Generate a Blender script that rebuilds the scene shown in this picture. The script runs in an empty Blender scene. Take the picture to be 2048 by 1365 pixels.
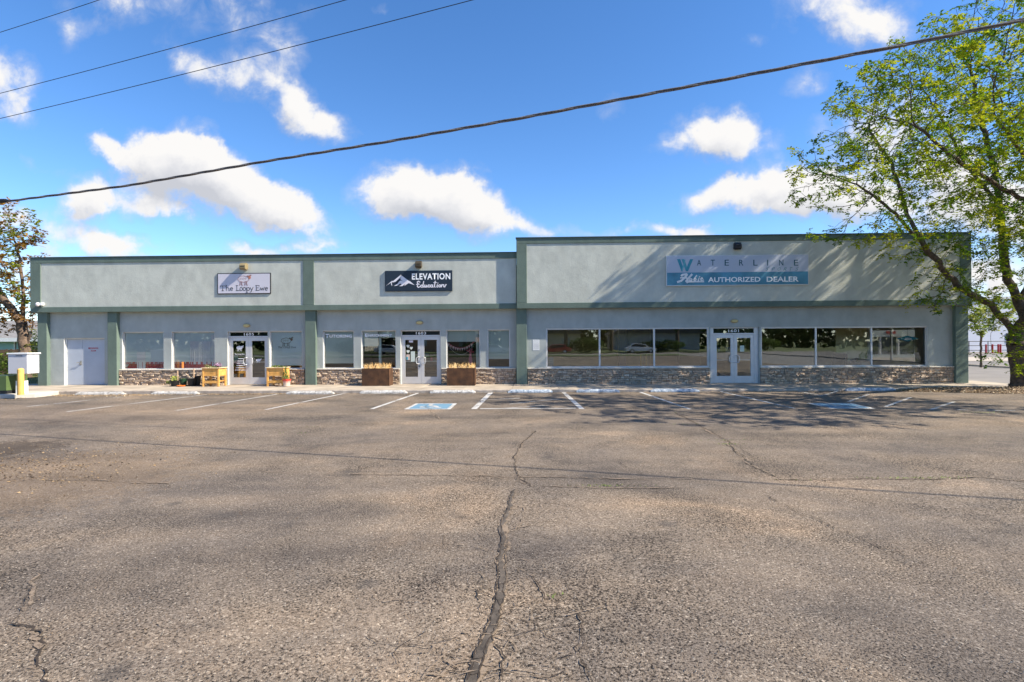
import bpy, bmesh, math, random
import numpy as np
from mathutils import Vector, Matrix, noise, kdtree
random.seed(7); np.random.seed(7)
S = bpy.context.scene
R = math.radians
# ------------------------------------------------------------------ camera
F = 1081.; TH = R(1.9); RO = .0058; CAM = Vector((0, -23.3, 1.9))
cd = bpy.data.cameras.new('camera'); cam = bpy.data.objects.new('camera', cd); S.collection.objects.link(cam)
cd.sensor_width = 36; cd.lens = F / 2048 * 36; cd.clip_start = .05; cd.clip_end = 3000
Rv = Vector((math.cos(TH), math.sin(TH), 0)); Fv = Vector((-math.sin(TH), math.cos(TH), 0)); Uv = Vector((0, 0, 1))
Rc = Rv * math.cos(RO) - Uv * math.sin(RO); Uc = Uv * math.cos(RO) + Rv * math.sin(RO)
M = Matrix.Identity(4)
for i in range(3):
    M[i][0] = Rc[i]; M[i][1] = Uc[i]; M[i][2] = -Fv[i]; M[i][3] = CAM[i]
cam.matrix_world = M; S.camera = cam
# ------------------------------------------------------------------ exposure, sun, sky
S.view_settings.view_transform = 'Standard'; S.view_settings.look = 'None'
S.view_settings.gamma = 1; S.view_settings.use_curve_mapping = False
S.view_settings.exposure = 1.05
SUN = Vector((4.5, -1.0, 3.9)).normalized()
sd = bpy.data.lights.new('sun', 'SUN'); sd.energy = 4.8; sd.angle = R(.53); sd.color = (1, .915, .77)
so = bpy.data.objects.new('sun', sd); S.collection.objects.link(so)
so.rotation_euler = SUN.to_track_quat('Z', 'Y').to_euler(); so.location = (20, -10, 30)
W = bpy.data.worlds.new('World'); S.world = W; W.use_nodes = True
nt = W.node_tree; nt.nodes.clear()
def px_ray(px, py):
    u = (px - 1024) / F; v = (682.5 - py) / F
    u2 = u * math.cos(RO) + v * math.sin(RO); v2 = -u * math.sin(RO) + v * math.cos(RO)
    return Vector((u2 * math.cos(TH) - math.sin(TH), u2 * math.sin(TH) + math.cos(TH), v2))
def onY(px, py, Y):
    r = px_ray(px, py); t = (Y - CAM.y) / r.y
    return (r.x * t, CAM.z + r.z * t)
LZ0 = -.06; LZK = .0025
def lotz(x): return LZ0 + LZK * max(-30, min(22, x))
def onLot(px, py):
    r = px_ray(px, py); t = (LZ0 - CAM.z) / (r.z - LZK * r.x)
    return (r.x * t, CAM.y + r.y * t)
class NT:
    def __init__(s, tree): s.t = tree; s.n = tree.nodes; s.l = tree.links
    def new(s, ty, **k):
        n = s.n.new(ty)
        for a, b in k.items():
            if a.startswith('i_'):
                key = a[2:]; key = int(key) if key.isdigit() else key
                if isinstance(b, bpy.types.NodeSocket): s.l.new(b, n.inputs[key])
                else: n.inputs[key].default_value = b
            else: setattr(n, a, b)
        return n
    def math(s, op, a, b=None, c=None, clamp=False):
        n = s.n.new('ShaderNodeMath'); n.operation = op; n.use_clamp = clamp
        for i, v in enumerate((a, b, c)):
            if v is None: continue
            if isinstance(v, bpy.types.NodeSocket): s.l.new(v, n.inputs[i])
            else: n.inputs[i].default_value = v
        return n.outputs[0]
    def ramp(s, fac, stops, interp='LINEAR'):
        n = s.n.new('ShaderNodeValToRGB'); s.l.new(fac, n.inputs[0]); cr = n.color_ramp; cr.interpolation = interp
        while len(cr.elements) < len(stops): cr.elements.new(.5)
        for e, (p, c) in zip(cr.elements, stops):
            e.position = p; e.color = c if len(c) == 4 else (*c, 1)
        return n.outputs[0]
    def mix(s, fac, a, b, blend='MIX'):
        n = s.n.new('ShaderNodeMix'); n.data_type = 'RGBA'; n.blend_type = blend
        for k, v in ((0, fac), (6, a), (7, b)):
            if isinstance(v, bpy.types.NodeSocket): s.l.new(v, n.inputs[k])
            else: n.inputs[k].default_value = v if k == 0 or len(v) == 4 else (*v, 1)
        return n.outputs[2]
# clouds: (px, py, rx, ry, angle deg (counter-clockwise), strength)
CL = [(255, 300, 75, 38, -18, .9), (340, 330, 105, 60, -20, 1.25), (385, 300, 70, 50, -60, 1.0), (430, 355, 140, 60, -20, 1.25), (540, 400, 125, 48, -28, 1.15),
      (600, 435, 80, 32, -28, .8), (240, 390, 115, 42, -12, .95), (370, 425, 90, 24, -14, .6),
      (795, 385, 85, 58, 0, 1.1), (865, 390, 105, 66, -8, 1.35), (935, 420, 95, 58, -18, 1.2), (1030, 440, 80, 26, -14, .65), (1110, 462, 60, 18, -10, .45),
      (375, 105, 75, 34, -38, .46), (450, 150, 95, 40, -35, .52), (560, 185, 110, 44, -38, .74), (640, 235, 75, 30, -25, .72), (565, 100, 44, 50, 50, .55), (590, 250, 55, 26, -20, .5),
      (220, 5, 120, 42, 10, .5), (440, 5, 170, 50, -8, .42), (505, 60, 60, 60, -30, .34), (145, 60, 26, 40, -20, .4),
      (0, 165, 62, 75, -55, .85), (45, 225, 36, 38, -60, .5),
      (1690, 20, 125, 62, -5, .75), (1745, 65, 85, 42, 0, .6), (1625, 155, 60, 32, 10, .45), (1215, 210, 50, 28, 40, .33),
      (1430, 265, 90, 46, -8, .85), (1490, 285, 85, 45, -10, .75), (1350, 280, 80, 22, -5, .3),
      (1450, 395, 90, 36, 5, .85), (1560, 390, 140, 48, 0, 1.1), (1680, 400, 120, 60, 0, .9),
      (1375, 462, 80, 20, 0, 1.0), (1240, 465, 70, 18, 5, .5), (1850, 330, 200, 120, 0, .8), (2000, 420, 150, 110, 0, .95), (1990, 560, 160, 60, 0, .7), (1760, 220, 120, 60, 20, .5),
      (30, 455, 120, 36, -8, .75), (185, 470, 90, 40, -25, .75), (260, 495, 100, 26, -10, .7), (500, 494, 62, 24, -6, 1.0), (620, 502, 75, 18, -4, .8), (800, 508, 28, 10, 0, .5), (60, 540, 130, 50, 0, .6), (1980, 640, 200, 40, 0, .6),
      (205, 285, 40, 26, -20, .8), (160, 400, 60, 26, 10, .7), (55, 325, 60, 14, -25, .25), (1500, 65, 40, 20, 0, .25), (1160, 240, 60, 10, 10, .1), (775, 5, 40, 14, 0, .25)]
g = bpy.data.node_groups.new('cloud_density', 'ShaderNodeTree')
g.interface.new_socket('P', in_out='INPUT', socket_type='NodeSocketVector')
g.interface.new_socket('Density', in_out='OUTPUT', socket_type='NodeSocketFloat')
G = NT(g); gi = G.new('NodeGroupInput'); go = G.new('NodeGroupOutput')
n1 = G.new('ShaderNodeTexNoise', i_Vector=gi.outputs[0], i_Scale=6.5, i_Detail=5.0, i_Roughness=.62)
sub = G.new('ShaderNodeVectorMath', operation='SUBTRACT', i_0=n1.outputs['Color'], i_1=(.5, .5, .5))
scl = G.new('ShaderNodeVectorMath', operation='SCALE', i_0=sub.outputs[0]); scl.inputs['Scale'].default_value = .12
warp = G.new('ShaderNodeVectorMath', operation='ADD', i_0=gi.outputs[0], i_1=scl.outputs[0])
flat = G.new('ShaderNodeVectorMath', operation='MULTIPLY', i_0=warp.outputs[0], i_1=(1, 1, 0))
acc = None
for (cx, cy, rx, ry, an, st) in CL:
    r = px_ray(cx, cy); k = 1.0 / (F * r.y)
    mp = G.new('ShaderNodeMapping', vector_type='TEXTURE', i_Vector=flat.outputs[0])
    mp.inputs['Location'].default_value = (r.x / r.y, r.z / r.y, 0)
    mp.inputs['Rotation'].default_value = (0, 0, R(an)); mp.inputs['Scale'].default_value = (rx * 1.36 * k, ry * 1.36 * k, 1)
    gr = G.new('ShaderNodeTexGradient', gradient_type='SPHERICAL', i_Vector=mp.outputs[0])
    acc = G.math('MULTIPLY_ADD', gr.outputs['Fac'], st * 1.25, acc if acc is not None else 0.0)
n2 = G.new('ShaderNodeTexNoise', i_Vector=gi.outputs[0], i_Scale=15.0, i_Detail=8.0, i_Roughness=.6, i_Distortion=.3)
nn = G.math('MULTIPLY', G.math('SUBTRACT', n2.outputs['Fac'], .52), 2.1)
ad = G.math('ADD', acc, G.math('MULTIPLY', nn, G.math('MULTIPLY', acc, 2.2, clamp=True)))
G.l.new(ad, go.inputs[0])
T = NT(nt)
tc = T.new('ShaderNodeTexCoord'); sx = T.new('ShaderNodeSeparateXYZ', i_0=tc.outputs['Generated'])
ay = T.math('MAXIMUM', T.math('ABSOLUTE', sx.outputs[1]), .08)
pu = T.math('DIVIDE', sx.outputs[0], ay); pv = T.math('DIVIDE', sx.outputs[2], ay)
pc = T.new('ShaderNodeCombineXYZ', i_0=pu, i_1=pv)
pc2 = T.new('ShaderNodeVectorMath', operation='ADD', i_0=pc.outputs[0], i_1=(.018, .038, 0))
d1 = T.new('ShaderNodeGroup'); d1.node_tree = g; T.l.new(pc.outputs[0], d1.inputs[0])
d2 = T.new('ShaderNodeGroup'); d2.node_tree = g; T.l.new(pc2.outputs[0], d2.inputs[0])
mask = T.ramp(d1.outputs[0], [(.10, (0, 0, 0)), (.45, (.26, .26, .26)), (.80, (.78, .78, .78)), (1., (1, 1, 1))])
cn = T.new('ShaderNodeTexNoise', i_Vector=pc.outputs[0], i_Scale=11.0, i_Detail=7.0, i_Roughness=.62, i_Distortion=.4)
soft = lambda x: T.math('DIVIDE', T.math('MULTIPLY', x, 2.4), T.math('ADD', T.math('ABSOLUTE', x), 1.4))
lit = T.math('ADD', T.math('SUBTRACT', soft(d2.outputs[0]), T.math('MULTIPLY', soft(d1.outputs[0]), .5)), T.math('MULTIPLY', T.math('SUBTRACT', cn.outputs['Fac'], .5), .55))
ccol = T.ramp(T.math('MULTIPLY', lit, .9), [(.12, (1.0, .985, .97)), (.40, (.93, .925, .935)), (.62, (.78, .79, .83)), (.85, (.62, .64, .70))])
thick = T.ramp(d1.outputs[0], [(.2, (.60, .66, .84)), (.8, (1, 1, 1))])
ccol = T.mix(1.0, ccol, thick, 'MULTIPLY')
sky = T.new('ShaderNodeTexSky', sky_type='NISHITA', sun_disc=False, sun_elevation=math.asin(SUN.z), sun_rotation=math.atan2(SUN.x, SUN.y), altitude=1500, air_density=1.0, dust_density=.3, ozone_density=2.0)
hs = T.new('ShaderNodeHueSaturation', i_Saturation=1.22, i_Value=1.0, i_Color=sky.outputs[0])
cs = T.new('ShaderNodeVectorMath', operation='SCALE', i_0=ccol); cs.inputs['Scale'].default_value = 4.45
skc = T.mix(1., hs.outputs[0], (1.0, 1.03, 1.12), 'MULTIPLY')
maskf = T.math('MULTIPLY', mask, T.math('MULTIPLY_ADD', sx.outputs[1], 6., .25, clamp=True))
fin = T.mix(maskf, skc, cs.outputs[0])
bg = T.new('ShaderNodeBackground', i_Color=fin, i_Strength=.106)
T.new('ShaderNodeOutputWorld', i_Surface=bg.outputs[0])
try: W.cycles.sampling_method = 'MANUAL'; W.cycles.sample_map_resolution = 512
except Exception: pass
S.cycles.max_bounces = 6; S.cycles.transparent_max_bounces = 10; S.cycles.caustics_reflective = False; S.cycles.caustics_refractive = False

# ------------------------------------------------------------------ materials
def mk(name):
    m = bpy.data.materials.new(name); m.use_nodes = True; t = NT(m.node_tree)
    b = m.node_tree.nodes['Principled BSDF']; return m, t, b
def mat(name, col, rough=.7, metal=0., noise_s=0, noise_a=.15, bump_s=0, bump=.2, bdist=.01, spec=.3, attr=False, dark=None, trans=0):
    m, t, b = mk(name)
    b.inputs['Roughness'].default_value = rough; b.inputs['Metallic'].default_value = metal
    b.inputs['Specular IOR Level'].default_value = spec
    tc = t.new('ShaderNodeTexCoord'); c = None
    if attr:
        at = t.new('ShaderNodeVertexColor'); at.layer_name = 'Col'; c = at.outputs[0]
    if noise_s:
        n = t.new('ShaderNodeTexNoise', i_Vector=tc.outputs['Object'], i_Scale=noise_s, i_Detail=6., i_Roughness=.6)
        k1 = tuple(x * (1 - noise_a) for x in col[:3]); k2 = tuple(min(1, x * (1 + noise_a)) for x in col[:3])
        if dark: k1 = dark
        rc = t.ramp(n.outputs['Fac'], [(.32, k1), (.68, k2)])
        c = t.mix(1., c, rc, 'MULTIPLY') if attr else rc
    if c is not None: t.l.new(c, b.inputs['Base Color'])
    else: b.inputs['Base Color'].default_value = (*col[:3], 1)
    if bump_s:
        n = t.new('ShaderNodeTexNoise', i_Vector=tc.outputs['Object'], i_Scale=bump_s, i_Detail=4., i_Roughness=.65)
        bp = t.new('ShaderNodeBump', i_Strength=bump, i_Distance=bdist, i_Height=n.outputs['Fac'])
        t.l.new(bp.outputs[0], b.inputs['Normal'])
    if trans:
        b.inputs['Transmission Weight'].default_value = 0
        ts = t.new('ShaderNodeBsdfTranslucent'); mx = t.new('ShaderNodeMixShader', i_0=trans)
        if c is not None: t.l.new(c, ts.inputs[0])
        else: ts.inputs[0].default_value = (*col[:3], 1)
        t.l.new(b.outputs[0], mx.inputs[1]); t.l.new(ts.outputs[0], mx.inputs[2])
        t.l.new(mx.outputs[0], m.node_tree.nodes['Material Output'].inputs[0])
    return m
def stucco(name, col):
    m, t, b = mk(name); b.inputs['Roughness'].default_value = .9; b.inputs['Specular IOR Level'].default_value = .15
    tc = t.new('ShaderNodeTexCoord')
    n = t.new('ShaderNodeTexNoise', i_Vector=tc.outputs['Object'], i_Scale=1.3, i_Detail=7., i_Roughness=.65)
    st = t.new('ShaderNodeMapping', i_Vector=tc.outputs['Object']); st.inputs['Scale'].default_value = (2.0, 2.0, .9)
    n3 = t.new('ShaderNodeTexNoise', i_Vector=st.outputs[0], i_Scale=1.5, i_Detail=4.)
    f = t.math('ADD', t.math('MULTIPLY', n.outputs['Fac'], .6), t.math('MULTIPLY', n3.outputs['Fac'], .4))
    c = t.ramp(f, [(.36, tuple(x * .87 for x in col)), (.62, tuple(x * 1.09 for x in col))])
    t.l.new(c, b.inputs['Base Color'])
    nb = t.new('ShaderNodeTexNoise', i_Vector=tc.outputs['Object'], i_Scale=22., i_Detail=5., i_Roughness=.7)
    nc = t.new('ShaderNodeTexNoise', i_Vector=tc.outputs['Object'], i_Scale=2.6, i_Detail=3.)
    h = t.math('ADD', nb.outputs['Fac'], t.math('MULTIPLY', nc.outputs['Fac'], 1.6))
    bp = t.new('ShaderNodeBump', i_Strength=.7, i_Distance=.008, i_Height=h)
    t.l.new(bp.outputs[0], b.inputs['Normal'])
    return m
m_panel = stucco('stucco_sage', (.525, .535, .465))
m_wall = stucco('stucco_lower', (.385, .41, .385))
m_trim = stucco('stucco_green', (.136, .180, .150))
m_side = m_trim
def make_asphalt():
    m, t, b = mk('asphalt'); tc = t.new('ShaderNodeTexCoord'); o = tc.outputs['Object']
    b.inputs['Roughness'].default_value = .88; b.inputs['Specular IOR Level'].default_value = .25
    v = t.new('ShaderNodeTexVoronoi', i_Vector=o, i_Scale=74., i_Randomness=1.)
    vc = t.new('ShaderNodeSeparateColor', i_0=v.outputs['Color'])
    v2 = t.new('ShaderNodeTexVoronoi', i_Vector=o, i_Scale=150.)
    v2c = t.new('ShaderNodeSeparateColor', i_0=v2.outputs['Color'])
    stone = t.ramp(vc.outputs[0], [(.0, (.115, .090, .068)), (.45, (.168, .137, .108)), (.85, (.208, .172, .137)), (.95, (.25, .21, .17)), (1., (.36, .31, .25))])
    fine = t.ramp(v2c.outputs[1], [(0., (.72, .72, .72)), (.5, (1, 1, 1)), (1., (1.22, 1.21, 1.18))])
    c = t.mix(1., stone, fine, 'MULTIPLY')
    pn = t.new('ShaderNodeTexNoise', i_Vector=o, i_Scale=58., i_Detail=3., i_Roughness=.6)
    pd = t.new('ShaderNodeTexNoise', i_Vector=o, i_Scale=.7, i_Detail=4., i_Roughness=.6)
    pit = t.math('SUBTRACT', pn.outputs['Fac'], t.math('MULTIPLY', t.math('SUBTRACT', pd.outputs['Fac'], .5), .35))
    c = t.mix(1., c, t.ramp(pit, [(.36, (.13, .12, .11)), (.44, (.78, .78, .78)), (.52, (1.05, 1.05, 1.05))]), 'MULTIPLY')
    # far averaged mottling, wear and stains
    big = t.new('ShaderNodeTexNoise', i_Vector=o, i_Scale=.34, i_Detail=9., i_Roughness=.66, i_Distortion=.6)
    c = t.mix(1., c, t.ramp(big.outputs['Fac'], [(.30, (.50, .52, .56)), (.43, (.82, .84, .87)), (.55, (1.05, 1.05, 1.03)), (.70, (1.48, 1.38, 1.24))]), 'MULTIPLY')
    mp = t.new('ShaderNodeMapping', i_Vector=o); mp.inputs['Scale'].default_value = (.22, 1., 1.)
    st = t.new('ShaderNodeTexNoise', i_Vector=mp.outputs[0], i_Scale=.8, i_Detail=6., i_Roughness=.6)
    c = t.mix(1., c, t.ramp(st.outputs['Fac'], [(.30, (.66, .67, .70)), (.50, (1, 1, 1)), (.7, (1.22, 1.17, 1.10))]), 'MULTIPLY')
    # oil spots
    oi = t.new('ShaderNodeTexNoise', i_Vector=o, i_Scale=.95, i_Detail=5., i_Roughness=.55)
    c = t.mix(t.ramp(oi.outputs['Fac'], [(.62, (0, 0, 0)), (.74, (.6, .6, .6))]), c, (.05, .047, .045))
    dv = t.new('ShaderNodeTexVoronoi', i_Vector=o, i_Scale=.62, i_Randomness=1.)
    dw = t.new('ShaderNodeTexNoise', i_Vector=o, i_Scale=9., i_Detail=4., i_Roughness=.7)
    dd = t.math('ADD', dv.outputs['Distance'], t.math('MULTIPLY', t.math('SUBTRACT', dw.outputs['Fac'], .5), .12))
    c = t.mix(t.ramp(dd, [(.03, (.55, .55, .55)), (.085, (0, 0, 0))]), c, (.055, .050, .046))
    # tan silt spread
    dn = t.new('ShaderNodeTexNoise', i_Vector=o, i_Scale=.55, i_Detail=8., i_Roughness=.7)
    c = t.mix(t.ramp(dn.outputs['Fac'], [(.55, (0, 0, 0)), (.75, (.30, .30, .30))]), c, (.29, .235, .18))
    # leafy dirt, and a branch shadow painted dark at the lot's left edge
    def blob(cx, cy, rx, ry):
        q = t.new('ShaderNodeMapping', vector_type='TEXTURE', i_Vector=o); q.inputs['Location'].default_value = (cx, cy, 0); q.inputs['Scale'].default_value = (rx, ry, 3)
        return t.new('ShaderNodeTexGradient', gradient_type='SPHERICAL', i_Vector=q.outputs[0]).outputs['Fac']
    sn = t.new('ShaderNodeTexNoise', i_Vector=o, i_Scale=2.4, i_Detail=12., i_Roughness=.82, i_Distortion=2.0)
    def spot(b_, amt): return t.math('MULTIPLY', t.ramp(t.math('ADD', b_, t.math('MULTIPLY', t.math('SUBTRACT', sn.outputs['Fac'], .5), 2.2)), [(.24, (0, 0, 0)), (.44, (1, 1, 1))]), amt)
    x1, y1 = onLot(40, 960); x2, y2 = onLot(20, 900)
    c = t.mix(spot(blob(x1, y1, 3.4, 3.0), .35), c, (.20, .14, .085))
    c = t.mix(spot(blob(-12, -8.0, 7., 3.4), .16), c, (.25, .18, .12))
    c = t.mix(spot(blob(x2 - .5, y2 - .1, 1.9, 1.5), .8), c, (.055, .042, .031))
    c = t.mix(1., c, (1.15, 1.11, 1.08), 'MULTIPLY')
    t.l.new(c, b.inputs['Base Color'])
    inv = t.math('SUBTRACT', 1.0, v.outputs['Distance'])
    hgt = t.math('ADD', t.math('MULTIPLY', inv, .6), t.math('ADD', t.math('MULTIPLY', vc.outputs[1], .5), t.math('MULTIPLY', t.math('MINIMUM', pit, .5), 4.)))
    bp = t.new('ShaderNodeBump', i_Strength=.85, i_Distance=.006, i_Height=hgt)
    nb = t.new('ShaderNodeTexNoise', i_Vector=o, i_Scale=2.0, i_Detail=5.)
    bp2 = t.new('ShaderNodeBump', i_Strength=.5, i_Distance=.03, i_Height=nb.outputs['Fac'], i_Normal=bp.outputs[0])
    t.l.new(bp2.outputs[0], b.inputs['Normal'])
    return m
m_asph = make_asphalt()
def worn_paint(name, col, base=.52):
    m, t, b = mk(name); tc = t.new('ShaderNodeTexCoord'); o = tc.outputs['Object']
    n = t.new('ShaderNodeTexNoise', i_Vector=o, i_Scale=26., i_Detail=6., i_Roughness=.8)
    n2 = t.new('ShaderNodeTexNoise', i_Vector=o, i_Scale=1.4, i_Detail=3.)
    f = t.math('ADD', n.outputs['Fac'], t.math('MULTIPLY', t.math('SUBTRACT', n2.outputs['Fac'], .5), .7))
    fac = t.ramp(f, [(base - .12, (0, 0, 0)), (base, (1, 1, 1))])
    b.inputs['Base Color'].default_value = (*col, 1); b.inputs['Roughness'].default_value = .8
    tr = t.new('ShaderNodeBsdfTransparent'); mx = t.new('ShaderNodeMixShader', i_0=fac)
    t.l.new(tr.outputs[0], mx.inputs[1]); t.l.new(b.outputs[0], mx.inputs[2])
    t.l.new(mx.outputs[0], m.node_tree.nodes['Material Output'].inputs[0]); return m
m_line = worn_paint('line_paint', (.52, .50, .47), .475)
m_line_faint = worn_paint('line_paint_faded', (.48, .46, .43), .525)
m_blue = worn_paint('blue_paint', (.13, .25, .34), .40)
m_conc = mat('concrete', (.40, .335, .26), .85, noise_s=1.1, noise_a=.26, bump_s=60, bump=.3, bdist=.003)
m_kerb = mat('kerb_concrete', (.40, .34, .28), .85, noise_s=4, noise_a=.3, bump_s=30, bump=.5)
m_island = mat('island_concrete', (.50, .46, .40), .85, noise_s=2, noise_a=.15, bump_s=40, bump=.4)
m_stop = mat('stop_paint', (.62, .60, .56), .8, noise_s=13, noise_a=.1, bump_s=25, bump=.8, bdist=.02, dark=(.30, .275, .24))
m_stopblue = mat('stop_paint_blue', (.50, .53, .56), .8, noise_s=14, noise_a=.2, bump_s=25, bump=.8, bdist=.02, dark=(.13, .19, .26))
m_stone = mat('ledge_stone', (.95, .93, .9), .85, attr=True, noise_s=14, noise_a=.22, bump_s=34, bump=.9, bdist=.012)
m_mortar = mat('mortar', (.17, .14, .11), .95, noise_s=10)
m_cap = mat('sill_stone', (.62, .56, .47), .8, noise_s=5, noise_a=.12, bump_s=30, bump=.4)
m_alu = mat('aluminium', (.62, .61, .60), .38, .35, spec=.5, noise_s=3, noise_a=.05)
m_jamb = mat('jamb', (.60, .60, .56), .7, noise_s=3, noise_a=.08)
m_door = mat('door_metal', (.42, .46, .52), .5, noise_s=2, noise_a=.05, bump_s=3, bump=.1)
m_dark = mat('dark_trim', (.02, .02, .022), .5)
m_white = mat('white_plastic', (.8, .8, .78), .5)
m_ltr = mat('vinyl_white', (.93, .93, .93), .5)
m_coping = mat('coping_metal', (.055, .085, .085), .5, .3, noise_s=2)
def glass(name, refl=.3, tint=(.92, .96, .94)):
    m, t, b = mk(name); m.node_tree.nodes.remove(b)
    lw = t.new('ShaderNodeFresnel', i_IOR=1.5)
    fac = t.math('ADD', t.math('MULTIPLY', lw.outputs[0], .8), refl, clamp=True)
    tr = t.new('ShaderNodeBsdfTransparent', i_Color=(*tint, 1)); gl = t.new('ShaderNodeBsdfGlossy', i_Roughness=.012, i_Color=(.9, .95, .95, 1))
    tc = t.new('ShaderNodeTexCoord'); n = t.new('ShaderNodeTexNoise', i_Vector=tc.outputs['Object'], i_Scale=.9, i_Detail=1.)
    bp = t.new('ShaderNodeBump', i_Strength=.12, i_Distance=.012, i_Height=n.outputs['Fac']); t.l.new(bp.outputs[0], gl.inputs['Normal'])
    mx = t.new('ShaderNodeMixShader', i_0=fac); t.l.new(tr.outputs[0], mx.inputs[1]); t.l.new(gl.outputs[0], mx.inputs[2])
    t.l.new(mx.outputs[0], m.node_tree.nodes['Material Output'].inputs[0]); return m
m_glass = glass('window_glass', .23, (.86, .92, .88)); m_glass2 = glass('blind_glass', .09, (.985, 1., .99))
m_bark = mat('bark', (.115, .085, .062), .9, noise_s=9, noise_a=.45, bump_s=14, bump=1., bdist=.05)
m_barkl = mat('bark_pale', (.15, .105, .075), .9, noise_s=8, noise_a=.35, bump_s=12, bump=.9, bdist=.03)
m_leaf = mat('leaf_green', (1, 1, 1), .7, attr=True, trans=.45, spec=.08)
m_mulch = mat('mulch', (.20, .14, .09), .95, noise_s=9, noise_a=.5, bump_s=22, bump=1., bdist=.05)
m_grass = mat('grass', (.13, .14, .045), .95, noise_s=2.2, noise_a=.5, bump_s=30, bump=1., bdist=.05)
m_attr = mat('painted', (1, 1, 1), .7, attr=True, noise_s=3, noise_a=.06)
m_wood = mat('pine_wood', (.70, .37, .10), .6, noise_s=7, noise_a=.2, bump_s=20, bump=.2)
m_corten = mat('weathered_steel', (.095, .046, .023), .8, .2, noise_s=3.2, noise_a=.5, bump_s=30, bump=.4, dark=(.045, .027, .019))
m_pot = mat('black_pot', (.018, .018, .018), .45)
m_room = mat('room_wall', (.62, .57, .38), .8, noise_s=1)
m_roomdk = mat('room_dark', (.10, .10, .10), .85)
m_carpet = mat('room_floor', (.14, .12, .10), .9)
m_wire = mat('cable_rubber', (.17, .15, .135), .6, noise_s=30, noise_a=.5)
m_street = mat('street_asphalt', (.215, .195, .175), .9, noise_s=.5, noise_a=.14, bump_s=40, bump=.4)
m_pave = mat('far_pavement', (.44, .38, .31), .9, noise_s=1, noise_a=.1)

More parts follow.
